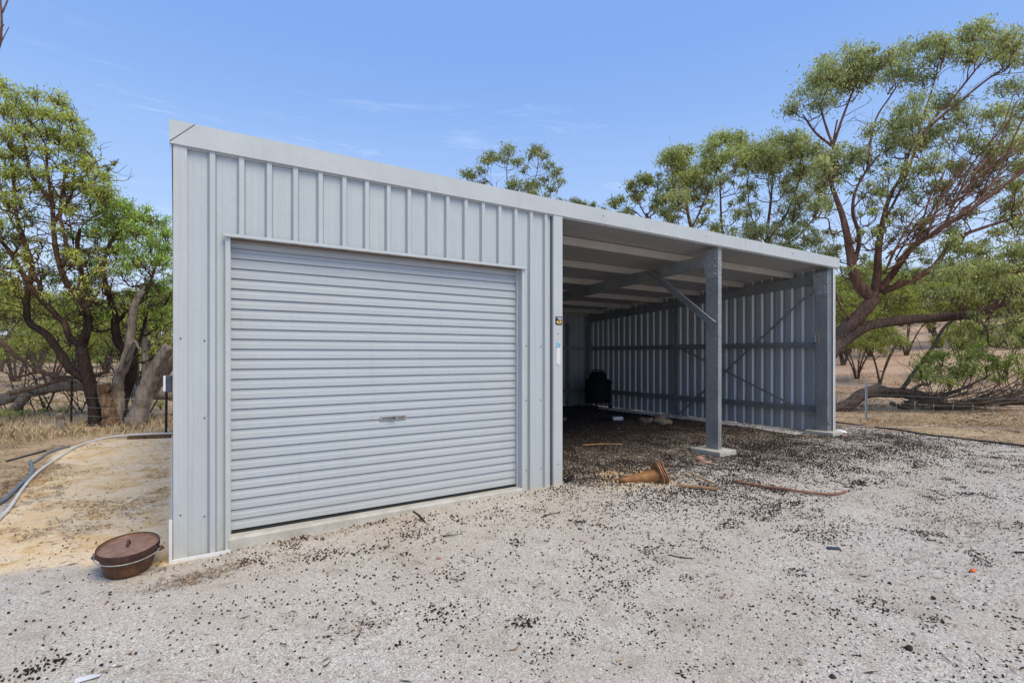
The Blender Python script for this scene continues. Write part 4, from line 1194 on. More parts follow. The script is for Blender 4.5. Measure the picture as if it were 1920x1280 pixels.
weed(236, 765, .16, 320, LEAFCOL*1.2, 'green weed seen between the dead trunk and the sawn trunk', 'green weeds in the dry grass', 505)
weed(302, 768, .14, 260, LEAFCOL*1.2, 'green weed beside the right hand picket by the shed', 'green weeds in the dry grass', 506)

# ------------------------------------------------------------------ scattered ground cover
def ico():
    import bmesh
    bm = bmesh.new(); bmesh.ops.create_icosphere(bm, subdivisions=1, radius=1)
    v = np.array([q.co[:] for q in bm.verts]); bm.faces.ensure_lookup_table()
    f = np.array([[a.index for a in q.verts] for q in bm.faces]); bm.free(); return v, f
IV, IF = ico()
import bmesh as _b
_bm = _b.new(); _b.ops.create_icosphere(_bm, subdivisions=2, radius=1)
IV2 = np.array([q.co[:] for q in _bm.verts]); IF2 = np.array([[a.index for a in q.verts] for q in _bm.faces]); _bm.free()
def scatter_pellets(name, P, size, cols, mat, seed, elong=(1.0, .75, .7), hi=False, sink=.35):
    r = np.random.default_rng(seed); n = len(P)
    iv, if_ = (IV2, IF2) if hi else (IV, IF)
    a = r.uniform(0, 6.28, n); ca, sa = np.cos(a), np.sin(a)
    v = iv[None]*np.array(elong)[None, None] * size[:, None, None] * r.uniform(.8, 1.2, (n, 1, 3))
    v = v * (1 + r.normal(0, .08, (n, len(iv), 1)))
    x_ = v[..., 0]*ca[:, None] - v[..., 1]*sa[:, None]; y_ = v[..., 0]*sa[:, None] + v[..., 1]*ca[:, None]
    V = np.stack([x_, y_, v[..., 2]], -1)
    z0 = gz(P[:, 0], P[:, 1]) + size*elong[2]*(1-sink)
    V += np.stack([P[:, 0], P[:, 1], z0], 1)[:, None]
    F = if_[None] + (np.arange(n)*len(iv))[:, None, None]
    C_ = np.repeat(cols[:, None, :], len(iv), 1)
    return fast_mesh(name, V.reshape(-1, 3), F.reshape(-1, 3), mat, None, smooth=hi, colors=C_.reshape(-1, 3))
def sample(n, x0, x1, y0, y1, dens, seed):
    r = np.random.default_rng(seed)
    X = r.uniform(x0, x1, n); Y_ = r.uniform(y0, y1, n)
    k = r.uniform(0, 1, n) < dens(X, Y_)
    # keep clear of the closed garage
    k &= ~((X > -.05) & (X < 3.62) & (Y_ > -.06) & (Y_ < D+.05))
    return np.stack([X[k], Y_[k]], 1)
def dens_drop(X, Y_):
    _, du, pk = zones(X, Y_)
    cl_ = sm((vnoise(X, Y_, 1.6, 11)*.55 + vnoise(X, Y_, 5.0, 12)*.45 - .42)/.25)
    clot = sm((vnoise(X, Y_, 2.7, 21)*.5 + vnoise(X, Y_, 9.0, 22)*.5 - .68)/.08)
    near = .028 + .085*cl_ + .42*clot
    frt = sm((Y_ + 4.6)/3.6)
    near = near*(.45 + .55*frt)*(1 + 2.0*sm((X-1.2)/3.5))
    near = near*(1-.85*sm((1.2-X)/1.6)*sm((-Y_)/.4+1)*.8)
    band = sm((X-2.4)/2.4)*sm((Y_+3.0)/2.4)*(.34+.60*cl_)
    d_ = np.maximum(near, band)
    d_ = np.maximum(d_, du*(.5+.5*cl_))
    return d_*(1-.93*pk)*np.where((X < .1) & (Y_ > .1), .04, 1.0)
def dcol(n, r):
    base = np.array([(.018, .014, .013), (.034, .025, .022), (.060, .042, .032), (.022, .019, .022), (.10, .066, .045)])
    return base[r.choice(5, n, p=[.3, .25, .15, .22, .08])]*r.uniform(.7, 1.4, n)[:, None]
P = sample(480000, -2.5, 11.5, -4.4, 6.5, dens_drop, 31)
P = P[RNG.permutation(len(P))][:165000]
extra = []
rr_ = np.random.default_rng(66)
for (px, py, sp_, cnt) in ((480, 1048, .07, 60), (590, 1043, .10, 110), (560, 1052, .16, 70), (765, 1000, .12, 90), (790, 975, .09, 60), (975, 1163, .05, 45), (990, 1168, .035, 40), (1165, 1098, .05, 40), (1100, 1110, .06, 30), (1495, 1073, .07, 60),
                          (670, 1180, .09, 40), (820, 1150, .07, 35), (45, 1262, .06, 40), (75, 1250, .05, 35), (140, 1225, .07, 25), (1295, 1262, .05, 45), (1540, 1005, .16, 90), (1560, 990, .12, 70), (1340, 930, .16, 120), (1450, 965, .2, 110), (830, 1075, .1, 40), (700, 1030, .1, 45)):
    g = gnd(px, py); extra.append(np.stack([g.x + rr_.normal(0, sp_*1.2, cnt), g.y + rr_.normal(0, sp_*.7, cnt)], 1))
extra = np.concatenate(extra); extra = extra[~((extra[:, 1] > -.06) & (extra[:, 0] < 3.6) & (extra[:, 0] > -.05))]
P = np.concatenate([P, extra])
r_ = np.random.default_rng(4)
o = scatter_pellets('droppings', P, np.where(P[:, 1] < -2.0, .82, 1.0)*r_.uniform(.0042, .0095, len(P)), dcol(len(P), r_), M['tinted'], 41)
tag(o, 'small dark animal droppings strewn over the gravel and thick inside the open bays', 'droppings', kind='stuff')

# loose gravel chips
P = sample(90000, -2.5, 9, -4.3, -.2, lambda X, Y_: (1-zones(X, Y_)[2])*(1-.6*zones(X, Y_)[0])*np.clip(1.25-(Y_+4.3)/3.2, .1, 1), 32)[:40000]
gc = np.array([(.55, .52, .49), (.72, .70, .68), (.36, .33, .30), (.46, .38, .31), (.24, .20, .17), (.62, .55, .47)])
o = scatter_pellets('gravel_chips', P, r_.uniform(.0020, .0062, len(P))*(1+.9*(r_.uniform(0, 1, len(P)) < .04)), gc[r_.choice(6, len(P), p=[.3, .2, .2, .12, .1, .08])], M['tinted'], 42, (1, .8, .5))
tag(o, 'loose pale gravel chips', 'gravel', kind='stuff')
# pale stone strip along the foot of the right hand wall
r2 = np.random.default_rng(8); n = 4200
P = np.stack([r2.uniform(9.12, 9.66, n), r2.uniform(.35, 5.6, n)], 1)
o = scatter_pellets('crushed_stone', P, r2.uniform(.008, .022, n), gc[r2.choice(6, n, p=[.3, .35, .15, .1, .05, .05])]*1.05, M['tinted'], 43, (1, .8, .6))
tag(o, 'strip of pale crushed stone along the foot of the ribbed wall inside', 'stones', kind='stuff')

# leaf litter, straw and twig scraps: thin flat slivers
def slivers(name, P, L, Wd, cols, seed, tilt=.25, lift=.003):
    r = np.random.default_rng(seed); n = len(P)
    a = r.uniform(0, 6.28, n); L = np.asarray(L); Wd = np.asarray(Wd)
    d = np.stack([np.cos(a), np.sin(a), r.normal(0, tilt*.5, n)], 1); q = np.stack([-np.sin(a), np.cos(a), r.normal(0, tilt, n)], 1)
    c = np.stack([P[:, 0], P[:, 1], gz(P[:, 0], P[:, 1]) + lift + np.abs(d[:, 2])*L*.5 + .002], 1)
    bend = r.normal(0, .18, n)[:, None]
    L = L[:, None]; Wd = Wd[:, None]
    v = np.stack([c-d*L/2, c + q*(Wd/2+bend*L*.5), c+d*L/2, c + q*(bend*L*.5-Wd/2)], 1)
    return fast_mesh(name, v.reshape(-1, 3), np.arange(4*n).reshape(-1, 4), M['tinted'], None, colors=np.repeat(cols[:, None, :], 4, 1).reshape(-1, 3))
lc = np.array([(.12, .07, .04), (.24, .15, .085), (.40, .29, .17), (.58, .47, .32), (.07, .045, .03), (.34, .17, .08)])
def dl(X, Y_):
    s_, du, pk = zones(X, Y_)
    cl_ = sm((vnoise(X, Y_, 1.3, 51)*.5 + vnoise(X, Y_, 4.0, 52)*.5 - .45)/.22)
    return np.clip(.05 + .35*cl_ + .35*sm((-3.2-Y_)/.8)*(X > -2) + .8*pk*(.3+.7*cl_) + .25*s_*cl_ + .25*sm((X-5)/4)*cl_, 0, 1)
P = sample(100000, -5, 17, -4.2, 13, dl, 33)[:34000]
drift = []
for (px, py, sx_, sy_, cnt) in ((345, 1092, .13, .05, 420), (400, 1072, .14, .05, 300), (440, 1060, .10, .04, 120), (690, 1172, .11, .05, 160), (560, 1012, .25, .03, 160), (690, 985, .25, .02, 120), (1800, 990, .35, .12, 300), (1850, 1010, .3, .1, 200), (1570, 925, .3, .1, 120), (900, 1130, .2, .1, 60)):
    g = gnd(px, py); drift.append(np.stack([g.x + rr_.normal(0, sx_, cnt), g.y + rr_.normal(0, sy_, cnt)], 1))
drift = np.concatenate(drift); drift = drift[~((drift[:, 1] > -.06) & (drift[:, 0] < 3.6) & (drift[:, 0] > -.05))]
nd_ = len(drift)
P = np.concatenate([P, drift])
n = len(P)
o = slivers('leaf_litter', P, np.where(np.arange(n) < n-nd_, 1.0, .55)*r_.uniform(.02, .085, n), np.where(np.arange(n) < n-nd_, 1.0, .6)*r_.uniform(.003, .012, n), lc[r_.integers(0, 6, n)]*r_.uniform(.7, 1.2, n)[:, None], 44)
tag(o, 'dry brown leaves, straw and twig scraps lying on the ground', 'leaf litter', kind='stuff')
P = sample(90000, 11.0, 24, -4, 10, lambda X, Y_: .15+.85*sm((vnoise(X, Y_, 1.1, 91)*.6+vnoise(X, Y_, 4, 92)*.4-.42)/.2), 38)[:26000]
n = len(P)
o = slivers('straw_litter', P, r_.uniform(.03, .14, n), r_.uniform(.004, .016, n), lc[r_.integers(0, 6, n)]*r_.uniform(.6, 1.1, n)[:, None], 48)
tag(o, 'brown bark, straw and leaf scraps under the right hand fence', 'leaf litter', kind='stuff')
P = sample(60000, -9, -1.5, 1.0, 8.5, lambda X, Y_: .1+.9*sm((vnoise(X, Y_, 1.4, 93)*.6+vnoise(X, Y_, 5, 94)*.4-.42)/.2), 39)[:16000]
n = len(P)
o = slivers('bark_litter', P, r_.uniform(.03, .13, n), r_.uniform(.003, .012, n), lc[r_.choice([0, 1, 4, 5, 0, 2], n)]*r_.uniform(.6, 1.1, n)[:, None], 49)
tag(o, 'dark bark and leaf scraps beyond the hoses at the left', 'leaf litter', kind='stuff')
P = sample(30000, -1.7, 0, -.2, 7.5, lambda X, Y_: sm((vnoise(X, Y_, 1.5, 61)*.6+vnoise(X, Y_, 6, 62)*.4-.50)/.15)*.5+.02, 34)
P = P[:4200]; n = len(P)
o = slivers('bark_scraps', P, r_.uniform(.03, .11, n), r_.uniform(.002, .007, n), lc[r_.choice([0, 0, 5, 1, 4, 2], n)]*r_.uniform(.6, 1.1, n)[:, None], 45)
tag(o, 'dark bark and twig scraps on the yellow sand beside the left wall', 'bark scraps', kind='stuff')

# dry grass
def grass(name, label, P, H, seed, cols, lean=.5):
    r = np.random.default_rng(seed); n = len(P)
    a = r.uniform(0, 6.28, n); H = np.asarray(H)
    c = np.stack([P[:, 0], P[:, 1], gz(P[:, 0], P[:, 1]) - .01], 1)
    w_ = np.stack([np.cos(a), np.sin(a), np.zeros(n)], 1)*.0045*(1+H[:, None]*3)
    l = r.normal(0, lean, (n, 2))
    tip = c + np.stack([l[:, 0]*H, l[:, 1]*H, H], 1)
    mid = c + np.stack([l[:, 0]*H*.3, l[:, 1]*H*.3, H*.6], 1)
    v = np.stack([c-w_, c+w_, mid+w_*.7, tip, mid-w_*.7], 1)
    F = np.arange(5*n).reshape(-1, 5)
    col = cols[r.integers(0, len(cols), n)]*r.uniform(.75, 1.15, n)[:, None]
    o = fast_mesh(name, v.reshape(-1, 3), F, M['tinted'], None, colors=np.repeat(col[:, None, :], 5, 1).reshape(-1, 3))
    return tag(o, label, 'grass', kind='stuff')
gcol = np.array([(.62, .50, .31), (.52, .40, .23), (.70, .60, .41), (.38, .27, .15), (.46, .36, .22)])
def dgl(X, Y_):
    cl_ = sm((vnoise(X, Y_, .9, 71)*.6 + vnoise(X, Y_, 3, 72)*.4 - .38)/.3)
    bandy = sm((Y_ - 7.3)/.5)*sm((11.0-Y_)/2.5)
    lft = sm((-1.9 - X)/.8)*sm((Y_-3.4)/1.2)
    return np.clip(np.maximum(bandy, lft*.55)*(.2+.8*cl_) + .12*cl_*sm((Y_-7.5)/1), 0, 1)
P = sample(150000, -14, 3, 3, 20, dgl, 35)[:46000]
grass('dry_grass', 'bleached dry grass in front of the gums at the left', P, r_.uniform(.04, .17, len(P)), 46, gcol)
P = sample(120000, 11.3, 26, -3, 17, lambda X, Y_: sm((X-11.3-.2)/1.2)*(.12+.6*sm((vnoise(X, Y_, .8, 81)-.45)/.3)), 36)[:26000]
grass('straw_grass', 'flattened straw under the wire fence on the right', P, r_.uniform(.02, .08, len(P)), 47, gcol*.8, 1.1)
P = sample(60000, 3.6, 11, -.3, 8, lambda X, Y_: 0*X, 37)

# ------------------------------------------------------------------ small things
# oval camp oven
t0 = gnd(241, 1066)
oven = empty('camp_oven', t0, rad(-6), 'rusty oval camp oven with its lid on, standing on the gravel by the shed corner', 'camp oven')
SX, SY = .165, .245
mb = MB(); mb.lathe([(0, .0), (.76, .0), (.82, .008), (.86, .03), (1.0, .135), (1.01, .14), (.96, .14), (.93, .12)], 48, 0, None, SX, SY)
mb.v = [(a, b, c) for a, b, c in mb.v]; mb.build('pot', M['rust'], oven, auto=50)
mb = MB(); mb.lathe([(1.02, .138), (1.075, .140), (1.085, .168), (1.055, .170), (1.045, .153), (.7, .160), (.3, .164), (0, .165)], 48, 0, None, SX, SY)
mb.lathe([(0, .138), (1.02, .138)], 48, 0, None, SX, SY)
lid = mb.build('lid', M['rustlid'], oven, auto=40)
mb = MB(); mb.lathe([(1.05, .136), (1.10, .140), (1.102, .166), (1.088, .176), (1.062, .172)], 48, 0, None, SX, SY); mb.build('rim', M['rim'], lid, auto=50)
mb = MB(); mb.tube([(.0, -.032, .163), (0, -.028, .188), (0, 0, .200), (0, .028, .188), (0, .032, .163)], .008, 8, 0, True); mb.build('lid_handle', M['rust'], lid)
for sgn in (-1, 1):
    mb = MB(); pts = [(sgn*SX*.97, -.035, .118), (sgn*(SX+.025), -.03, .115), (sgn*(SX+.038), 0, .113), (sgn*(SX+.025), .03, .115), (sgn*SX*.97, .035, .118)]
    mb.tube(pts, [.010, .009, .009, .009, .010], 7); mb.build('ear', M['rust'], oven)
mb = MB()
pts = []
for i in range(21):
    a = -math.pi + math.pi*i/20
    pts.append((math.cos(a)*(SX+.022), math.sin(a)*(SY+.020), .126 + .006*math.sin(a)))
mb.tube(pts, .0035, 6); mb.build('bail_handle', M['galvlt'], oven)

# stack of traffic cones lying on its side
ca_, cb_ = gnd(1166, 904, .03), at(1232, 893, 5.80)
axis_ = (ca_-cb_).normalized()
cq = axis_.to_track_quat('Z', 'Y').to_matrix().to_4x4()
for i in range(3):
    root = empty('traffic_cone', cb_, 0, ['faded orange cone lying on its side, its whole body showing, outermost of three', 'faded cone nested in the middle of the lying stack', 'faded cone at the open end of the lying stack, innermost of the three'][i], 'traffic cone', 'three nested traffic cones')
    off_ = Matrix.Translation(-axis_*.030*i)
    Mx = off_ @ cq @ Matrix.Rotation(rad(38 + 7*i), 4, 'Z')
    mb = MB(); s_ = .115
    prof = [(.095, 0), (.088, .02), (.060, .20), (.038, .34), (.018, .44), (.010, .45)]
    mb.lathe([(r_a, z_a) for r_a, z_a in prof], 28, 0, Mx)
    mb.build('cone_body', M['cone'], root, auto=50)
    mb = MB(); N = 40; vs = []
    for lay, (th_, k_) in enumerate(((0, 1.0), (.012, .98))):
        for j in range(N):
            a = 2*math.pi*j/N
            rr = s_*1.28/max(abs(math.cos(a)), abs(math.sin(a))); rr = min(rr, s_*1.52)*k_
            rr_in = .092
            wv = .010*math.sin(2*a+i)
            vs.append(Mx @ Vector((rr*math.cos(a), rr*math.sin(a), th_+wv)))
        for j in range(N):
            a = 2*math.pi*j/N; vs.append(Mx @ Vector((.09*math.cos(a), .09*math.sin(a), th_)))
    fs = []
    for j in range(N):
        k2 = (j+1) % N
        fs += [(j, k2, N+k2, N+j), (2*N+j, 3*N+j, 3*N+k2, 2*N+k2), (j, 2*N+j, 2*N+k2, k2), (N+j, N+k2, 3*N+k2, 3*N+j)]
    mb.add(vs, fs, 0, True)
    mb.build('base_plate', M['conerim'], root, auto=45)

# rocks
def rock(px, py, s_, label, mat='rock', seed=0, sq=(1, .8, .6), dz=.3, group=None):
    import bmesh
    bm = bmesh.new(); bmesh.ops.create_icosphere(bm, subdivisions=3, radius=1)
    r = np.random.default_rng(seed); ph = r.uniform(0, 6, 9)
    pl = [(Vector(r.normal(0, 1, 3)).normalized(), r.uniform(.62, .9)) for _ in range(9)]
    for v in bm.verts:
        c = v.co
        f = 1 + .10*math.sin(2.5*c.x+ph[0])*math.sin(3*c.y+ph[1]) + .05*math.sin(7*c.z+ph[2])*math.sin(6*c.x+ph[3])
        v.co = c*f
        for nn, dd in pl:
            q = v.co.dot(nn)
            if q > dd: v.co -= nn*(q-dd)*.85
        v.co = Vector((v.co.x*sq[0]*s_, v.co.y*sq[1]*s_, v.co.z*sq[2]*s_))
    me = bpy.data.meshes.new('rock'); bm.to_mesh(me); bm.free(); me.materials.append(M[mat])
    for p in me.polygons: p.use_smooth = True
    try: me.set_sharp_from_angle(angle=rad(32))
    except Exception: pass
    o = bpy.data.objects.new('rock', me); COL.objects.link(o)
    g = gnd(px, py); o.location = (g.x, g.y, g.z + sq[2]*s_*dz); o.rotation_euler = (0, 0, r.uniform(0, 6))
    return tag(o, label, 'rock', group)
rock(1218, 792, .15, 'second brown rock from the left in the row by the wall post', seed=1)
rock(1236, 794, .17, 'largest brown rock in the middle of the row by the wall post', seed=2, sq=(1, .9, .75))
rock(1204, 789, .10, 'small brown rock at the far left end of the row by the wall post', seed=17)
rock(1251, 794, .13, 'rounded brown rock at the right end of the row by the wall post', seed=3)
rock(1288, 855, .06, 'upright pale flake of rock left of the concrete pad', 'rock', 4, (.6, .4, 1.2))
rock(1312, 862, .075, 'tan rounded rock touching the concrete pad', 'rockp', 5, (1, .8, .55))
rock(1324, 868, .080, 'flat pink rock in front of the concrete pad', 'rockp', 6, (1.2, .8, .35))
rock(1056, 789, .10, 'brown rock half hidden by the post cover', 'rock', 7)
rock(822, 1048, .022, 'small red brown pebble alone on the pale gravel before the roller door', 'rockp', 8)
rock(1697, 1093+30, .030, 'dark brown lump in the middle of the right hand gravel', 'rust', 9) if False else None
M['clod'] = mat_rock('dark clod', (.03, .022, .017), (.065, .045, .034), (.12, .085, .06))
for i, (px, py, s_, lb) in enumerate([(1750, 1122, .015, 'dark clod below and left of the orange scrap'), (1704, 1217, .021, 'largest dark clod, near the bottom right'), (1561, 1270, .016, 'dark clod at the bottom edge right of centre'), (1668, 1094, .013, 'small reddish clod right of the black plastic scrap'), (1900, 1180, .014, 'small dark clod near the right edge')]):
    rock(px, py, s_, lb, 'clod', 20+i, (1, .85, .7), .5, None)

# sticks and battens
def stick(name, label, pts, r0, r1, mat, cat='stick', squash=1.0, sides=8):
    mb = MB(); P = smooth_path([gnd(a, b, c) for a, b, c in pts], 5)
    rg = np.random.default_rng(int(pts[0][0]))
    rr = [(r0+(r1-r0)*i/(len(P)-1))*(1+rg.normal(0, .09)) for i in range(len(P))]
    mb.tube(P, rr, sides, squash=squash)
    return tag(mb.build(name, M[mat]), label, cat)
stick('branch', 'long crooked dry branch on the gravel right of the cones', [(1375, 905, .02), (1420, 913, .022), (1470, 921, .025), (1520, 928, .025), (1560, 930, .02), (1586, 925, .02)], .017, .013, 'stick')
def batten(label, a, b, w_, h_, mat='plank'):
    a = gnd(*a); b_ = gnd(*b); mb = MB(); bar(mb, a + Vector((0, 0, h_/2+.004)), b_ + Vector((0, 0, h_/2+.006)), h_, w_)
    return tag(mb.build('batten', M[mat]), label, 'batten')
batten('sawn pine batten lying flat just right of the cones', (1268, 911), (1346, 919), .045, .020)
stick('stick', 'thin stick leaning onto the sawn pine batten', [(1290, 890, .04), (1315, 902, .035), (1340, 914, .045)], .009, .008, 'plank')
stick('stick', 'pale straight stick in the droppings near the post cover', [(1092, 836, .012), (1130, 834, .014), (1168, 834, .012)], .010, .008, 'plank')
stick('stick', 'thin bent strip of bark on the gravel left of the roller door end', [(1015, 971, .008), (1030, 966, .012), (1050, 963, .010)], .006, .003, 'bark_dark')
stick('stick', 'dark flat splinter on the gravel below the middle of the roller door', [(830, 1006, .008), (845, 1005, .010), (862, 1002, .008)], .008, .003, 'bark_dark', squash=.5)
stick('stick', 'curved dark twig against the concrete slab edge', [(772, 958, .008), (785, 967, .010), (797, 980, .010)], .010, .006, 'bark_dark', squash=.6)
stick('stick', 'thin twig lying on the gravel below the cones', [(1255, 1041, .006), (1275, 1046, .008), (1300, 1048, .006)], .004, .003, 'bark_dark')
batten('dark timber sleeper lying behind the yellow sand', (240, 823), (320, 820), .09, .05, 'bark_brown')
# scraps
def scrap(name, label, cat, px, py, dims, mat, rz=0.0, tilt=0.0):
    mb = MB(); a, b, c = dims; mb.box((-a/2, -b/2, 0), (a/2, b/2, c), 0, None, min(c, a, b)*.25)
    o = mb.build(name, M[mat]); o.location = gnd(px, py, .004); o.rotation_euler = (tilt, tilt*.5, rz)
    return tag(o, label, cat)
scrap('brick', 'broken white brick in the dark droppings under the roof', 'brick', 1158, 788, (.22, .10, .075), 'white', -.5)
scrap('plastic_scrap', 'black ribbed plastic scrap on the right hand gravel', 'plastic scrap', 1563, 1030, (.085, .04, .012), 'navy', -.75)
scrap('plastic_scrap', 'black plastic bit at the far right edge', 'plastic scrap', 1912, 1037, (.07, .02, .008), 'rubber', -.6)
def disc(name, label, cat, px, py, r, mat):
    mb = MB(); mb.lathe([(0, .012), (r*.7, .013), (r, .006), (r*1.02, 0)], 9, 0, None, 1, .85)
    o = mb.build(name, M[mat]); o.location = gnd(px, py, .003); return tag(o, label, cat)
disc('plastic_disc', 'bright orange plastic disc on the gravel at the right', 'plastic disc', 1824, 1071, .019, 'orange')
mb = MB(); mb.add([(-.05, -.018, 0), (.045, -.022, .006), (.05, .016, .002), (-.045, .02, .005)], [(0, 1, 2, 3)]); mb.add([(-.05, -.018, -.002), (.045, -.022, .004), (.05, .016, .000), (-.045, .02, .003)], [(3, 2, 1, 0)])
o = mb.build('paper_scrap', M['white']); o.location = gnd(165, 1272, .004); tag(o, 'white torn paper scrap at the bottom left edge', 'paper')
mb = MB(); mb.box((-.10, -.022, 0), (.10, .022, .03), 0, None, .006); mb.box((-.10, -.03, .03), (.08, -.02, .055), 0)
o = mb.build('rubber_strip', M['rubber']); g = gnd(1067, 901, .01); o.location = g; o.rotation_euler = (0, -.1, .55)
tag(o, 'black rubber strip on the ground against the post cover', 'rubber strip')
# torn white bag and red brick chip by the right post
import bmesh as _bb
bm = _bb.new(); _bb.ops.create_grid(bm, x_segments=14, y_segments=10, size=1)
rg = np.random.default_rng(77)
for v in bm.verts:
    x_, y_ = v.co.x, v.co.y
    v.co = Vector((x_*.14*(1+.2*math.sin(3*y_)), y_*.10*(1+.3*math.sin(2*x_)), .045*max(0, 1-x_*x_)*max(0, 1-y_*y_) + rg.uniform(0, .018)))
me = bpy.data.meshes.new('torn_bag'); bm.to_mesh(me); bm.free(); me.materials.append(M['white'])
o = bpy.data.objects.new('torn_bag', me); COL.objects.link(o); o.location = gnd(1574, 811, .004); tag(o, 'crumpled white torn bag at the foot of the right hand corner post', 'bag')
mb = MB(); mb.box((-.05, -.03, 0), (.05, .03, .03), 0, None, .006); o = mb.build('brick_chip', M['rockp']); o.location = gnd(1582, 818, 0); o.rotation_euler = (0, .1, -.6)
tag(o, 'red brick chip in front of the torn white bag', 'brick chip')

# pipes
def pipe(label, pts, r, mat, dz=None):
    P = smooth_path([gnd(a, b, r if dz is None else dz) for a, b in pts], 8)
    mb = MB(); mb.tube([(p[0], p[1], float(gz(p[0], p[1])) + r*.9 + (0 if dz is None else dz)) for p in P], r, 8)
    return tag(mb.build('pipe', M[mat]), label, 'pipe')
pipe('white plastic pipe curving along the edge of the yellow sand', [(-60, 1075), (-10, 985), (18, 955), (45, 915), (62, 895), (85, 876), (112, 858), (150, 836), (190, 824), (240, 817), (330, 813)], .017, 'pvc')
pipe('thick grey pipe beside the white one at the left edge', [(-60, 1000), (-12, 955), (12, 938), (35, 915), (58, 893), (60, 878), (57, 868)], .020, 'greypipe', .010)
pipe('thin blue grey hose joining the white pipe, running back to the dry grass', [(64, 868), (82, 856), (100, 846), (130, 838)], .016, 'greypipe')
pipe('black poly pipe lying in the litter at the far left', [(12, 866), (45, 857), (70, 850), (85, 846)], .014, 'poly')
pipe('long pinkish white pipe on the ground along the right hand fence', [(1560, 795), (1600, 799), (1660, 802), (1720, 802), (1760, 799), (1830, 803), (1880, 806), (1915, 810)], .012, 'pinkpipe')
pipe('black poly pipe along the right hand edge of the gravel', [(1565, 792), (1620, 799), (1680, 806), (1740, 816), (1800, 823), (1860, 830), (1960, 842)], .014, 'poly')

# kettle barbecue under a black cover, standing in the dark corner
bq = Vector(gnd_at(1121, 13.3))
root = empty('barbecue', bq, 0, 'covered black barbecue standing in the dark back corner of the open bay', 'barbecue')
mb = MB(); N = 32
prof = [(.31, .17), (.325, .25), (.32, .45), (.315, .62), (.305, .74), (.22, .765)]
vs = []; fs = []
for i, (r__, z__) in enumerate(prof):
    for j in range(N):
        a = 2*math.pi*j/N; f = 1 + .05*math.sin(5*a)*(1-i/6) + .03*math.sin(11*a+1)*(1-i/6)
        vs.append((r__*f*math.cos(a)*1.08, r__*f*math.sin(a), z__))
for i in range(len(prof)-1):
    for j in range(N): k2 = (j+1) % N; fs.append((i*N+j, i*N+k2, (i+1)*N+k2, (i+1)*N+j))
mb.add(vs, fs, 0, True); mb.build('cover', M['black'], root)
mb = MB(); mb.lathe([(.21, .74), (.225, .80), (.215, .88), (.16, .94), (0, .955)], 28); ld = mb.build('lid', M['black'], root)
mb = MB(); mb.tube([(-.20, 0, .88), (-.18, 0, .985), (.18, 0, .985), (.20, 0, .88)], .014, 8); mb.build('handle', M['black'], ld)
mb = MB(); mb.box((.22, -.16, .66), (.38, .16, .685), 0, None, .006); mb.build('side_shelf', M['black'], root)
for (a, b) in ((-.2, -.18), (.2, -.18), (0, .22)):
    mb = MB(); mb.tube([(a*.9, b*.9, .3), (a*1.1, b*1.1, .0)], .014, 8); mb.build('leg', M['black'], root)
for sgn in (-1, 1):
    mb = MB(); q = Matrix.Translation((sgn*.24, -.2, .055)) @ Matrix.Rotation(rad(90), 4, 'Y'); mb.lathe([(0, -.018), (.05, -.018), (.058, -.01), (.058, .01), (.05, .018), (0, .018)], 18, 0, q); mb.build('wheel', M['rubber'], root)

# things on the posts
root = empty('sticker', (3.545, -.041, 1.875), 0, 'square black sticker with grey wedge and yellow shape on the post cover', 'sticker')
mb = MB(); mb.box((-.044, -.003, -.045), (.044, .0, .045), 0, None, .0012); mb.build('backing', M['rubber'], root)
mb = MB(); mb.add([(-.034, -.005, .036), (.036, -.005, .036), (.036, -.005, .006), (.004, -.005, .004), (-.012, -.005, .016)], [(0, 1, 2, 3, 4)]); mb.build('grey_wedge', M['grey'], root)
mb = MB(); mb.add([(-.028, -.005, -.004), (-.016, -.005, .002), (-.006, -.005, -.008), (.006, -.005, -.010), (.014, -.005, .000), (.030, -.005, -.002), (.034, -.005, -.018), (.022, -.005, -.032), (-.020, -.005, -.032), (-.032, -.005, -.018)], [tuple(range(10))[::-1]]); mb.build('yellow_mark', M['yellow'], root)
mb = MB(); mb.add([(-.010, -.0065, -.012), (.008, -.0065, -.014), (.016, -.0065, -.006), (.012, -.0065, -.020), (-.006, -.0065, -.022)], [(0, 1, 2, 3, 4)]); mb.build('dark_mark', M['rubber'], root)
root = empty('label_strip', (3.54, -.041, 1.515), 0, 'tall white label strip with blue printed head on the post cover', 'label')
mb = MB(); mb.box((-.028, -.0025, -.125), (.028, .0, .125), 0, None, .001); mb.build('card', M['white'], root)
mb = MB(); mb.box((-.026, -.0045, .072), (.028, -.003, .122)); mb.build('printed_head', M['paleblue'], root)
mb = MB()
mb.box((-.026, -.006, .070), (.020, -.005, .079)); mb.box((-.020, -.006, .112), (.004, -.005, .118)); mb.build('blue_bar', M['blue'], root)
for dx_, dz_ in ((-.004, .096), (.016, .096)):
    mb = MB(); q = Matrix.Translation((dx_, -.0055, dz_)) @ Matrix.Rotation(rad(90), 4, 'X'); mb.lathe([(.0035, 0), (.0075, 0), (.0075, .001), (.0035, .001)], 14, 0, q); mb.build('blue_ring', M['blue'], root)
mb = MB(); q = Matrix.Translation((-.014, -.004, -.108)) @ Matrix.Rotation(rad(90), 4, 'X'); mb.lathe([(0, 0), (.005, 0), (.005, .002), (0, .002)], 10, 0, q); mb.build('grey_dot', M['grey'], root)
# power outlet on the left wall
root = empty('outlet_box', (-.005, -.0, 1.29), 0, 'dark outlet box with white face fixed to the left corner of the shed', 'outlet box')
mb = MB(); mb.box((-.040, -.015, -.062), (-.001, .055, .062), 0, None, .006); mb.build('housing', M['navy'], root)
mb = MB(); mb.box((-.056, -.012, -.055), (-.0405, .050, .058), 0, None, .004); mb.build('cover', M['white'], root)
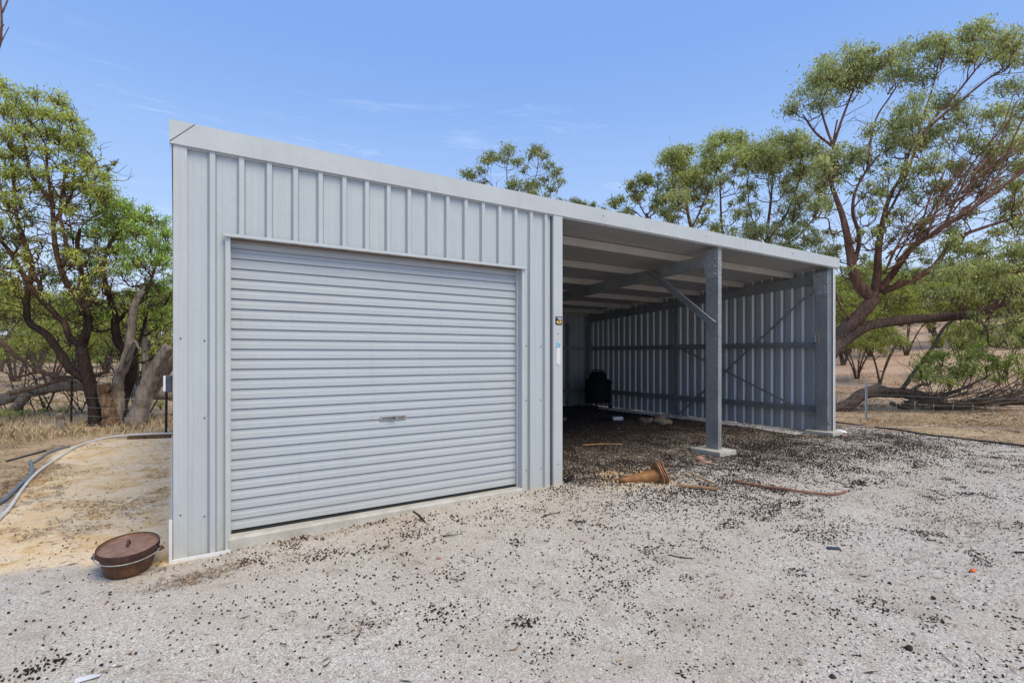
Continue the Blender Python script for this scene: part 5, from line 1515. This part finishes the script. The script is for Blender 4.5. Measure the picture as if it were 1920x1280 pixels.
# bottle and box on the girt
bz = 1.732
root = empty('spray_bottle', (W-.094, .235, bz), 0, 'white spray bottle standing on the girt beside the corner post', 'bottle')
mb = MB(); mb.lathe([(0, 0), (.030, 0), (.032, .01), (.032, .10), (.022, .125), (.012, .135)], 18); mb.build('bottle_body', M['white'], root)
mb = MB(); mb.lathe([(.013, .134), (.014, .150), (.008, .155), (.006, .185), (0, .186)], 14); mb.build('cap', M['white'], root)
mb = MB(); mb.lathe([(.0328, .025), (.0328, .085)], 18); mb.build('label_band', M['grey'], root)
mb = MB(); mb.box((-.03, -.028, 0), (.03, .028, .14), 0, None, .002); o = mb.build('carton', M['plank']); o.location = (W-.096, .168, bz); o.rotation_euler = (0, 0, .2)
tag(o, 'small brown carton on the girt between the spray bottle and the corner post', 'carton')

# ------------------------------------------------------------------ fences
def wires(root, A, B, hts, r=.0016, sag=.012):
    for h_ in hts:
        mb = MB(); P = []
        for i in range(25):
            f = i/24; x_ = A[0]+(B[0]-A[0])*f; y_ = A[1]+(B[1]-A[1])*f
            P.append((x_, y_, float(gz(x_, y_)) + h_ - sag*4*f*(1-f) + .003*math.sin(f*17)))
        mb.tube(P, r, 4); mb.build('wire', M['galvlt'], root)
def picket(name, label, px, py, h_, mat, root=None, lean=(0, 0)):
    g = gnd(px, py); mb = MB()
    for k in range(3):
        a = 2*math.pi*k/3 + .4
        d = Vector((math.cos(a), math.sin(a), 0)); s_ = Vector((-math.sin(a), math.cos(a), 0))
        base = [g + Vector((0, 0, -.05)), g + Vector((lean[0], lean[1], h_))]
        vs = []
        for p in base: vs += [p + s_*.003, p + d*.024 + s_*.003, p + d*.024 - s_*.003, p - s_*.003]
        mb.add(vs, [(0, 1, 5, 4), (1, 2, 6, 5), (2, 3, 7, 6), (4, 5, 6, 7)])
    o = mb.build(name, M[mat], root)
    if root is None: tag(o, label, 'fence post')
    return g
fl = empty('wire_fence', gnd(133, 797), 0, 'sagging wire fence strung between dark steel pickets at the left', 'fence')
inv = Matrix.Translation(-fl.location)
a1 = gnd(133, 797); a2 = gnd(311, 813)
kids = []
def fence_children(root):
    for ch in root.children: ch.location = -root.location
for (px, py, h_) in ((133, 797, .95), (311, 813, .95)): picket('picket', None, px, py, h_, 'picket', fl, (.01, .02))
dv = (a1-a2); far_ = a1 + dv*2.2; near_ = a2 - dv*.5
wires(fl, far_, near_, (.10, .28, .46, .66), .0022, .05)
fence_children(fl)
fr = empty('wire_fence', gnd(1624, 786), 0, 'wire stock fence with a galvanised picket and short droppers at the right', 'fence')
b1 = gnd(1624, 786)
picket('picket', None, 1624, 786, .80, 'galvlt', fr)
e1 = at(1560, HOR, 12.0); e2 = gnd(1990, 802)
A_ = (b1.x - (e2.x-b1.x)*.35, b1.y - (e2.y-b1.y)*.35); B_ = (e2.x, e2.y)
wires(fr, A_, B_, (.12, .26, .40, .56, .76), .0018, .01)
for i in range(9):
    f = .31 + .075*i; x_ = A_[0]+(B_[0]-A_[0])*f; y_ = A_[1]+(B_[1]-A_[1])*f; zg = float(gz(x_, y_))
    mb = MB(); mb.tube([(x_, y_, zg+.10), (x_, y_, zg+.42)], .003, 4); mb.build('dropper', M['galvlt'], fr)
fence_children(fr)
